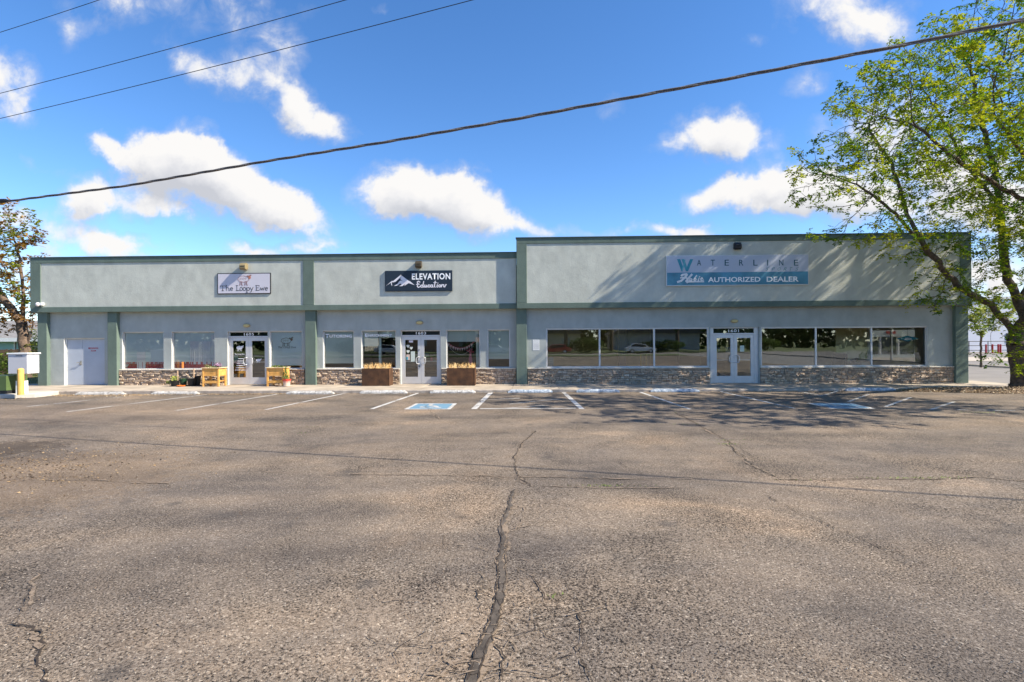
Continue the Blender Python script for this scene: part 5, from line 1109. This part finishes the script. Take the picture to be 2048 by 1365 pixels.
# small street tree and more across the street
def small_tree(loc, h, cr_, seed, label, group=None, cols=None, dens=3.2, name='street_tree', trunk=.07, leaf=.10, prob=1., fr=2, cz=None):
    o = empty(name, loc, label, 'tree', group); x, y, z = loc; rr = random.Random(seed); th = h * .42
    lim = [([(x, y, z - .1), (x, y, z + th), (x + rr.uniform(-.1, .1) * cr_, y, z + h * .8)], None)] + [([(x, y, z + th), (x + cr_ * .6 * math.cos(a), y + cr_ * .6 * math.sin(a), z + h * .68)], 'near') for a in (0.4, 2.2, 3.6, 5.2)]
    el = [((x + rr.uniform(-.2, .2) * cr_, y, z + h * .68), (cr_, cr_, h * .27)), ((x + rr.uniform(-.5, .5) * cr_, y, z + h * .85), (cr_ * .6, cr_ * .6, h * .18)), ((x - cr_ * .5, y, z + h * .6), (cr_ * .6, cr_ * .6, h * .16))]
    st = max(.25, cr_ * .11); nd, pr, rd, kd_ = grow(lim, ell_pts(el, dens / max(1, (cr_ / 1.8) ** 2.2), seed), step=st, kill=st * 1.4, seed=seed, infl=cr_)
    tree_mesh(o, nd, pr, rd, trunk, m_bark, flare=1.3)
    crown(o, nd, rd, kd_, .022, fr, .2 * max(1, st * 3), leaf, cols or [(.24, .30, .05), (.17, .24, .04), (.32, .36, .08)], seed, pairs=3, prob=prob); return o
r_ = px_ray(1962, 732); t_ = (.02 - CAM.z) / r_.z; q_ = CAM + r_ * t_
small_tree((q_.x, q_.y, .02), 5.2, 2.7, 31, 'thin young tree on the far side of the street at the right', cols=[(.30, .36, .07), (.22, .30, .05), (.38, .40, .10)], fr=5, leaf=.14, dens=7)

# ------------------------------------------------------------------ across the street, right
def atD(px, D):      # ground point along a pixel column at Y distance D from camera
    r = px_ray(px, 700); k = D / r.y; return (r.x * k, CAM.y + D)
WB = empty('white_commercial_building', (60, 50, 0), 'large plain white building across the street at the right', 'building')
xa, ya = atD(1900, 78); mb = MB(); mb.box(52, 120, ya, ya + 40, -.2, 7.4); mb.build('wall', mat('white_render', (.66, .66, .70), .8, noise_s=.3, noise_a=.05), WB)
mb = MB(); mb.box(51.8, 120.2, ya - .2, ya + 40.2, 7.4, 7.7); mb.build('parapet', m_white, WB)
x_, y_ = atD(2034, 77.9); mb = MB(); mb.box(x_ - 1.4, x_ + 1.2, ya - .05, ya, 1.2, 2.6); mb.build('window', m_dark, WB)
# shopfront seen through the corner window
SF = empty('shopfront_building', (45, 36, 0), 'white shopfront with dark panes across the street seen through the corner window', 'building')
yS = 31.; xs0 = P(1740, 700, yS)[0]; xs1 = P(1905, 700, yS)[0]
mb = MB(); mb.box(xs0 - 6, xs1 + 1, yS, yS + 12, 2.1, 4.2); mb.box(xs0 - 6, xs1 + 1, yS, yS + 12, -.1, .35); mb.build('wall', mat('pale_green_render', (.60, .66, .62), .8), SF)
mb = MB(); mb.box(xs0 - 5.9, xs1 + .9, yS + .35, yS + 11.9, .35, 2.1); mb.build('glazing', mat('dark_glazing', (.03, .05, .07), .15, spec=.6), SF)
mb = MB(); k = xs0 - 6
while k < xs1 + 1: mb.box(k, k + .16, yS + .1, yS + .36, .35, 2.1); k += 1.75
mb.build('mullions', m_white, SF)
a = P(1772, 663, yS); b = P(1790, 668, yS); mb = MB(); mb.box(a[0], b[0], yS - .1, yS - .002, b[1], a[1]); mb.build('red_panel', mat('red_panel', (.55, .06, .05)), SF)
mb = MB(); mb.box(xs0 - 10, xs1 + 3, yS - 9, yS - .002, .021, .06); tag(mb.build('far_pavement', m_pave), kind='structure')
# railing and red posts
RL = empty('metal_railing', (*atD(1980, 72), .02), 'dark metal railing in front of the white building', 'railing')
mb = MB(); x0_, yR = atD(1900, 72); x1_ = atD(2060, 72)[0]
for z in (.35, .95, 1.5): mb.tube((x0_, yR, z), (x1_, yR, z), .045, n=6)
mb.build('rail', m_dark, RL); mb = MB(); k = x0_
while k < x1_: mb.tube((k, yR, 0), (k, yR, 1.5), .05, n=6); k += 2.4
mb.build('posts', m_dark, RL)
for k, px in enumerate((1972, 1985, 1996.5, 2001)):
    x_, y_ = atD(px, 70); mb = MB(); mb.lathe(x_, y_, [(.10, 0), (.10, 1.05), (.09, 1.12), (.03, 1.15)], 12); tag(mb.build('bollard', mat('red_paint', (.38, .03, .03), .5)), ['leftmost', 'second', 'third', 'rightmost'][k] + ' of the four red bollards by the far railing', 'bollard', 'red bollards by the far railing')
# small concrete access cover at the corner
mb = MB(); mb.box(18.9, 20.2, -2.2, -1.2, .03, .06); tag(mb.build('utility_cover', mat('cover', (.25, .25, .26))), 'flat grey cover on the pavement behind the big tree', 'cover')

# ------------------------------------------------------------------ left side: boxes, fence, house
a = P(15.5, 708, -3.5); b_ = P(54, 749, -3.5); c_ = P(79, 749, -3.5)
UB = empty('utility_box', (-19.9, -3.3, GS), 'white metal utility box raised on a post', 'utility box')
yfr = -3.9; x0_, zt_ = P(16, 708, yfr); x1_ = P(54, 708, yfr)[0]; zb_ = P(40, 748, yfr)[1]; dpt = .5
mb = MB(); mb.box(x0_, x1_, yfr, yfr + dpt, zb_, zt_ - .02); mb.build('cabinet', mat('cabinet_white', (.56, .56, .58), .5, noise_s=2, noise_a=.03), UB, bevel=.008)
mb = MB(); mb.box(x0_ - .03, x1_ + .04, yfr - .03, yfr + dpt + .03, zt_ - .02, zt_ + .03); mb.build('lid', m_white, UB, bevel=.006)
xp = P(50, 770, yfr + .4)[0]; mb = MB(); mb.box(xp - .07, xp + .07, yfr + .2, yfr + .34, GS, zb_); mb.build('post', mat('post_grey', (.4, .36, .3)), UB)
mb = MB(); mb.box(xp - .09, xp + .14, yfr + .12, yfr + .38, GS, GS + .47); mb.build('post_base', m_white, UB)
mb = MB(); mb.box(x0_ + .3, x0_ + .55, yfr - .012, yfr, zt_ - .09, zt_ - .07); mb.build('latch', m_dark, UB)
yb_ = -4.25; x_ = P(41.5, 780, yb_)[0]; zt_ = P(41, 738, yb_)[1]; mb = MB(); mb.lathe(x_, yb_, [(.10, GS), (.10, zt_ - .03), (.085, zt_), (.02, zt_ + .02)], 16); tag(mb.build('bollard', mat('yellow_paint', (.72, .44, .12), .6, noise_s=4, noise_a=.12), smooth=False), 'short yellow bollard in front of the white utility box', 'bollard')
x_, zt_ = P(15, 752, -3.9); GB = empty('transformer_box', (x_ - .6, -3.4, GS), 'low green metal electrical box at the left edge', 'electrical box')
mb = MB(); mb.box(x_ - 1.3, x_, -3.95, -3.1, GS + .12, zt_); mb.build('cabinet', mat('box_green', (.085, .13, .045), .5, noise_s=3, noise_a=.1), GB, bevel=.01); mb = MB(); mb.box(x_ - 1.32, x_ + .01, -3.93, -3.12, GS, GS + .119); mb.build('plinth', m_dark, GB)
# board fence
YF = 9.5; FN = empty('board_fence', (P(30, 740, YF)[0], YF, 0), 'weathered brown wooden board fence behind the left corner', 'fence')
mb = MB(); rf = random.Random(8); x_ = P(-60, 740, YF)[0]; xe = P(110, 740, YF)[0]
while x_ < xe: h_ = 1.55 + rf.uniform(-.03, .03); c = rf.uniform(.7, 1.2); mb.box(x_, x_ + .135, YF, YF + .02, -.2, h_, (.17 * c, .11 * c, .07 * c)); x_ += .145
mb.build('boards', m_attr, FN); mb = MB(); mb.box(P(-60, 740, YF)[0], xe, YF + .02, YF + .06, 1.2, 1.3); mb.build('rail', m_dark, FN)
YH = 17.; HO = empty('house', (P(30, 700, YH)[0], YH, 0), 'low pale house with grey roof beyond the board fence', 'house')
hx0, hx1 = P(-200, 700, YH)[0], P(110, 700, YH)[0]; ze = P(30, 678, YH)[1]; zr = P(30, 655, YH + 4)[1]
mb = MB(); mb.box(hx0, hx1, YH, YH + 9, -.2, ze); mb.build('wall', mat('house_wall', (.30, .27, .22), .8), HO)
mb = MB(); mb.add([(hx0 - .5, YH - .6, ze + .05), (hx1 + .5, YH - .6, ze + .05), (hx1 + .5, YH + 5, zr + .6), (hx0 - .5, YH + 5, zr + .6), (hx0 - .5, YH + 10, ze), (hx1 + .5, YH + 10, ze)], [(0, 1, 2, 3), (3, 2, 5, 4)]); mb.build('roof', mat('shingle', (.22, .21, .20), .9, noise_s=6, noise_a=.3), HO)
mb = MB(); mb.box(hx0 - .5, hx1 + .5, YH - .65, YH - .6, ze - .22, ze + .06); mb.build('fascia_board', m_white, HO)
for (p0, p1) in ((-40, 28), (33, 44)):
    a = P(p0, 682, YH - .02); b = P(p1, 697, YH - .02); mb = MB(); mb.box(a[0], b[0], YH - .03, YH - .002, b[1] - .3, a[1]); w_ = mb.build('window', mat('teal_blind', (.30, .48, .45), .5), HO); mb = MB(); mb.box(a[0] - .08, b[0] + .08, YH - .05, YH - .031, a[1], a[1] + .08); mb.box(b[0], b[0] + .1, YH - .05, YH - .031, b[1] - .3, a[1]); mb.build('frame', m_white, w_)
for (px, py, rx, rz, lb, sd2) in ((15, 722, .95, .75, 'bright green shrub behind the green metal box', 3), (82, 690, 1.0, 1.2, 'dark green bush between the tree and the building corner', 4)):
    c = P(px, py, 7.6); o = empty('shrub', (c[0], 7.6, 0), lb, 'shrub'); mb = MB(); leafy(mb, c[0], 7.6, max(.6, c[1] - .2), rx, .8, rz, 900, [(.16, .24, .04), (.10, .16, .03), (.24, .30, .06)] if sd2 == 3 else [(.04, .07, .02), (.07, .11, .03), (.12, .17, .05)], .09, sd2)
    mb.build('foliage', m_leaf, o); mb = MB(); mb.tube((c[0], 7.6, -.1), (c[0], 7.6, .8), .05, .03); mb.build('stem', m_bark, o)
# yard weeds
mb = MB(); rg = random.Random(12)
for k in range(2500):
    x_ = rg.uniform(-32, -22.3); y_ = rg.uniform(-2, 9); h_ = rg.uniform(.03, .14); a_ = rg.random() * 6.3
    mb.add([(x_ - .012, y_, .02), (x_ + .012, y_, .02), (x_ + math.cos(a_) * .05, y_ + math.sin(a_) * .05, .02 + h_)], [(0, 1, 2)], rg.choice([(.20, .20, .06), (.32, .25, .10), (.12, .15, .04)]))
tag(mb.build('grass', m_attr), 'rough yellowing grass beside the left end of the building', 'grass', kind='stuff')
# ------------------------------------------------------------------ overhead cables
def wpt(px, py, ax=(-11.73, -11.46), bx=(6.2, -16.33)):
    # meet the viewing ray with the vertical plane of the cable run
    r = px_ray(px, py); dx, dy = bx[0] - ax[0], bx[1] - ax[1]; k = ((ax[0]) * dy - (ax[1] - CAM.y) * dx) / (r.x * dy - r.y * dx); return CAM + r * k
pts = [wpt(*p) for p in [(8, 404), (100, 392), (260, 371), (520, 325), (780, 283), (1040, 237), (1200, 207), (1400, 169), (1600, 130), (1820, 88), (2048, 40)]]
d0 = pts[0] - pts[1]; L = [pts[0] + d0.normalized() * 7] + pts + [pts[-1] + (pts[-1] - pts[-2]).normalized() * 9]
fine = []
for a, b in zip(L[:-1], L[1:]):
    n = max(2, int((b - a).length / .12)); fine += [a + (b - a) * i / n for i in range(n)]
CB = empty('service_cable', pts[5], 'thick twisted service cable crossing the whole sky', 'cable')
for s in range(3):
    q = [p + Vector((0, math.cos(i * .42 + s * 2.09) * .0145, math.sin(i * .42 + s * 2.09) * .0145)) for i, p in enumerate(fine)]
    mb = MB(); mb.path(q, .0115, 6); mb.build('strand', m_wire, CB, smooth=True)
q = pts[0]; mb = MB(); mb.path([q + Vector((-.9, .2, .02)), q + Vector((-.3, .05, .03)), q + Vector((.0, 0, .02)), q + Vector((.22, -.05, .0))], [.045, .05, .05, .02], 8); mb.build('splice', m_dark, CB)
for (pa, pb, lb, r0) in (((0, 62), (186, 0), 'thin power line highest at the top left corner', .0085), ((0, 186), (680, 0), 'thin power line running between the two others', .0085), ((0, 237), (935, 0), 'thin power line lowest of the three at the left', .0085)):
    o0 = wpt(*pa, ax=(-11.7, -9.4), bx=(6.2, -14.3)); o1 = wpt(*pb, ax=(-11.7, -9.4), bx=(6.2, -14.3)); d = (o1 - o0).normalized(); A = o0 - d * 6; Bq = o1 + d * 8; n = 30
    P3 = [A + (Bq - A) * i / n + Vector((0, 0, -.16 * 4 * (i / n) * (1 - i / n) + .1)) for i in range(n + 1)]
    mb = MB(); mb.path(P3, r0, 6); tag(mb.build('power_line', mat('line_black', (.03, .035, .045), .6)), lb, 'power line', 'thin power lines at the top left')
# ------------------------------------------------------------------ behind the camera (seen as reflections)
mb = MB(); mb.box(-60, 19.5, -49, -44.01, -.3, .02); tag(mb.build('verge_grass', mat('verge', (.10, .13, .04), .95, noise_s=2, noise_a=.4)), kind='structure')
mb = MB(); mb.quad((-120, -62, -.1), (19.8, -62, -.1), (19.8, -49, -.1), (-120, -49, -.1)); tag(mb.build('back_street', m_street), kind='structure')
mb = MB(); mb.box(-120, 60, -100, -62.01, -.3, .03); tag(mb.build('back_lawn', mat('lawn', (.11, .13, .045), .95, noise_s=1, noise_a=.4)), kind='structure')
for k, (x_, y_, h_, c_) in enumerate([(-24, -70, 9, 5), (-11, -68, 10, 5), (-2, -72, 9, 5.), (6, -67, 10, 5), (14, -71, 10, 5.5), (24, -66, 9, 5), (34, -70, 9, 5.)]):
    small_tree((x_, y_, 0), h_, c_, 60 + k, ['round', 'tall', 'broad', 'dark', 'young', 'spreading', 'bushy'][k] + ' green tree of the row behind the street, number ' + 'one two three four five six seven'.split()[k] + ' from its west end', 'trees lining the street behind the lot', trunk=.3, leaf=.42, dens=2.2, cols=[(.20, .28, .04), (.12, .20, .03), (.30, .34, .06)], name='shade_tree', fr=3)
for k, (x_, w_, c_) in enumerate([(-40, 16, (.60, .56, .50)), (-17, 13, (.45, .24, .15)), (2, 15, (.60, .50, .40)), (24, 16, (.36, .36, .38))]):
    o = empty('house', (x_, -84, 0), ['white', 'brick', 'tan', 'grey'][k] + ' house beyond the street behind the lot', 'house')
    mb = MB(); mb.box(x_ - w_ / 2, x_ + w_ / 2, -90, -80, 0, 3.2); mb.build('wall', mat('house_wall', c_, .8), o)
    mb = MB(); mb.prism([(x_ - w_ / 2 - .6, 3.2), (x_ + w_ / 2 + .6, 3.2), (x_ + w_ / 4, 6), (x_ - w_ / 4, 6)], -91, -79.4); mb.build('roof', mat('roof_shingle', (.10, .09, .09), .9), o)
    for q in (-.28, .05, .32): mb = MB(); mb.box(x_ + q * w_ - .8, x_ + q * w_ + .8, -80, -79.95, 1., 2.3); mb.build('window', mat('pale_window', (.4, .42, .42), .3), o)
def parked_car(x, y, ang, col, label):
    o = empty('parked_car', (0, 0, 0), label, 'car', 'cars parked along the street behind the lot')
    mp_ = mat('car_paint', col, .3, .2, spec=.5)
    mb = MB(); mb.prism([(-2.25, .35), (2.25, .35), (2.28, .75), (2.1, .9), (1.2, .98), (-1.9, 1.02), (-2.28, .85)], -.88, .88); mb.build('body', mp_, o, bevel=.06)
    mb = MB(); mb.prism([(-1.85, 1.0), (1.15, .96), (.55, 1.46), (-1.2, 1.5)], -.74, .74); mb.build('roof', mp_, o, bevel=.05)
    for s_ in (-1, 1):
        mb = MB(); mb.prism([(-1.6, 1.04), (.85, 1.02), (.48, 1.40), (-1.12, 1.43)], s_ * .752 - .004, s_ * .752 + .004); mb.build('window', m_dark, o)
        for wx in (-1.4, 1.4):
            mb = MB(); mb.tube((wx, s_ * .70, .33), (wx, s_ * .90, .33), .33, n=20); w_ = mb.build('wheel', m_pot, o); mb = MB(); mb.tube((wx, s_ * .89, .33), (wx, s_ * .905, .33), .2, n=14); mb.build('rim', m_alu, w_)
    for c in o.children:
        c.matrix_parent_inverse = Matrix.Identity(4)
        for c2 in c.children: c2.matrix_parent_inverse = Matrix.Identity(4)
    o.location = (x, y, -.1); o.rotation_euler = (0, 0, ang)
for a_ in ((-22, -60.6, 0, (.75, .75, .75), 'white car parked behind the lot opposite the sheep shop'), (-5.5, -60.6, .02, (.65, .66, .68), 'silver car parked behind the lot opposite the tutoring shop'), (4, -60.6, R(180), (.35, .03, .03), 'dark red car parked behind the lot opposite the wide windows'), (17, -60.6, 0, (.7, .7, .68), 'pale car parked behind the lot near the side street')): parked_car(*a_)
mb = MB(); rw = random.Random(77)
for k in range(16000):
    x_ = rw.uniform(-110, 95); hh = 9 + 4 * noise.noise(Vector((x_ * .06, 2, 5))) + 2 * noise.noise(Vector((x_ * .3, 7, 1))); z_ = rw.random() ** .7 * hh; y_ = -97 + rw.uniform(-3, 3); s_ = rw.uniform(.35, .8); n_ = Vector((rw.gauss(0, 1), rw.gauss(0, 1), rw.gauss(0, 1))).normalized(); u_ = n_.orthogonal().normalized() * s_; v_ = n_.cross(u_)
    p_ = Vector((x_, y_, z_)); mb.add([p_ - u_, p_ + v_, p_ + u_, p_ - v_], [(0, 1, 2, 3)], rw.choice([(.07, .11, .02), (.04, .07, .015), (.12, .16, .03)]))
tag(mb.build('woodland', m_leaf), 'dark green woodland far behind the parking lot', 'woodland', kind='stuff')
for k, (x_, y_, w_, h_) in enumerate([(-30, -65, 5, 2.2), (-8, -64.5, 7, 1.8), (9, -65, 6, 2.4), (21, -64, 8, 2.0), (37, -65, 7, 2.4)]):
    o = empty('hedge', (x_, y_, 0), ['low', 'long', 'thick', 'wide', 'tall'][k] + ' clipped green hedge across the street behind the lot', 'hedge'); mb = MB(); leafy(mb, x_, y_, h_ / 2, w_ / 2, 1., h_ / 2, 1500, [(.08, .13, .025), (.05, .09, .02), (.14, .19, .04)], .22, 300 + k); mb.build('foliage', m_leaf, o)
# ------------------------------------------------------------------ inside the right shop
def strip_light(x, y, L_, ang, label):
    o = empty('strip_light', (x, y, CE - .16), label, 'ceiling light', 'strip lights in the right shop'); mb = MB(); mb.box(-L_ / 2, L_ / 2, -.06, .06, .05, .10); h_ = mb.build('housing', m_white); mb = MB(); mb.tube((-L_ / 2 + .03, 0, .01), (L_ / 2 - .03, 0, .01), .03, n=8)
    m_, t_, b_ = mk('tube_glow'); b_.inputs['Emission Color'].default_value = (1, .93, .70, 1); b_.inputs['Emission Strength'].default_value = 5.; tb = mb.build('tube', m_)
    for q in (h_, tb): q.parent = o; q.location = (0, 0, 0)
    o.rotation_euler = (0, 0, ang)
strip_light(3.9, 2.4, 1.9, 0, 'long strip light nearest the windows of the right shop'); strip_light(3.4, 4.2, 2.0, 0, 'second strip light farther inside the right shop'); strip_light(2.2, 6.6, .8, 0, 'short strip light deep inside the right shop')
def armchair(x, y, ang, label):
    o = empty('armchair', (0, 0, 0), label, 'armchair'); 
    for nm, bx_ in (('seat', (-.35, .35, -.32, .32, .18, .45)), ('backrest', (-.36, .36, .26, .42, .2, 1.0)), ('armrest', (-.46, -.36, -.32, .4, .1, .64)), ('armrest', (.36, .46, -.32, .4, .1, .64))):
        mb = MB(); mb.box(*bx_); mb.build(nm, m_pot, o, bevel=.03)
    for sx in (-.4, .4):
        for sy_ in (-.28, .34): mb = MB(); mb.tube((sx, sy_, 0), (sx, sy_, .12), .025); mb.build('leg', m_dark, o)
    o.location = (x, y, FZ + .22); o.rotation_euler = (0, 0, ang)
    for c in o.children: c.matrix_parent_inverse = Matrix.Identity(4)
a = P(1694, 725, 1.2)[0]; armchair(a, 1.2, R(100), 'black armchair behind the second pane right of the door')
mb = MB(); mb.box(a - 1.0, a + 3.4, .8, 2.2, FZ, FZ + .22); mb.build('display_platform', m_carpet, B)
x_ = P(1718, 715, 1.6)[0]; mb = MB(); mb.box(x_ - .5, x_ + .55, 1.5, 2.0, FZ + .22, FZ + .80); mb.build('low_counter', mat('counter', (.3, .26, .2)), B)
mb = MB(); mb.path([(x_ - .35, 1.6, FZ + .86), (x_ - .1, 1.62, FZ + .93), (x_ + .2, 1.6, FZ + .88), (x_ + .45, 1.6, FZ + .83)], [.06, .08, .06, .03], 8); tag(mb.build('duffel_bag', m_pot, smooth=True), 'black bag lying on the low counter in the right shop', 'bag')
# hanging diamond sign in the corner window
c = P(1817, 677.5, .05); HS = empty('hanging_sign', (c[0], .1, c[1]), 'teal diamond sign with white script hanging in the corner window', 'sign')
mb = MB(); w_, h_ = .46, .125; mb.prism([(c[0] - w_, c[1]), (c[0], c[1] - h_), (c[0] + w_, c[1]), (c[0], c[1] + h_)], .10, .13); mb.build('sign_board', mat('diamond_teal', (.02, .25, .32), .4), HS)
mb = MB(); xo = lambda u, v: (c[0] + u * .0021 * 1.0 - .0, c[1] + v * .0021)
for ps in ([(-70, -18), (-50, -12), (-35, 18)], [(-52, 2), (-15, 4)], [(-8, 20), (-28, -18), (-14, -12)], arc(0, -6, 9, 9, 0, 330, 7), [(24, 20), (16, -10), (28, -14), (30, -2), (18, 0)], [(42, 2), (40, -12)], [(52, -6), (66, 0), (56, 4), (52, -10), (70, -10)], [(-60, -22), (70, -20)]): stroke(mb, [xo(*p) for p in ps], .02, .094, (.75, .8, .8))
mb.build('sign_lettering', m_attr, HS)
mb = MB(); mb.tube((c[0], .115, c[1] + .12), (c[0], .115, 2.5), .004); mb.build('hanging_wire', m_dark, HS)
# free-standing items just inside the left panes of the right shop
a = P(1094, 715, .25); b = P(1107, 735, .25); mb = MB(); mb.box(a[0], b[0], .25, .262, b[1], a[1], (.42, .50, .46))
for k in range(3): mb.box(a[0] + .03, b[0] - .03, .245, .2495, a[1] - .09 - k * .11, a[1] - .07 - k * .11, (.25, .35, .33))
mb.build('window_notice', m_attr, B)
for px in (1280, 1291): a = P(px, 709, .5); mb = MB(); mb.box(a[0], a[0] + .07, .5, .56, FZ, a[1]); mb.build('display_leg', m_wood, B)
print('done')
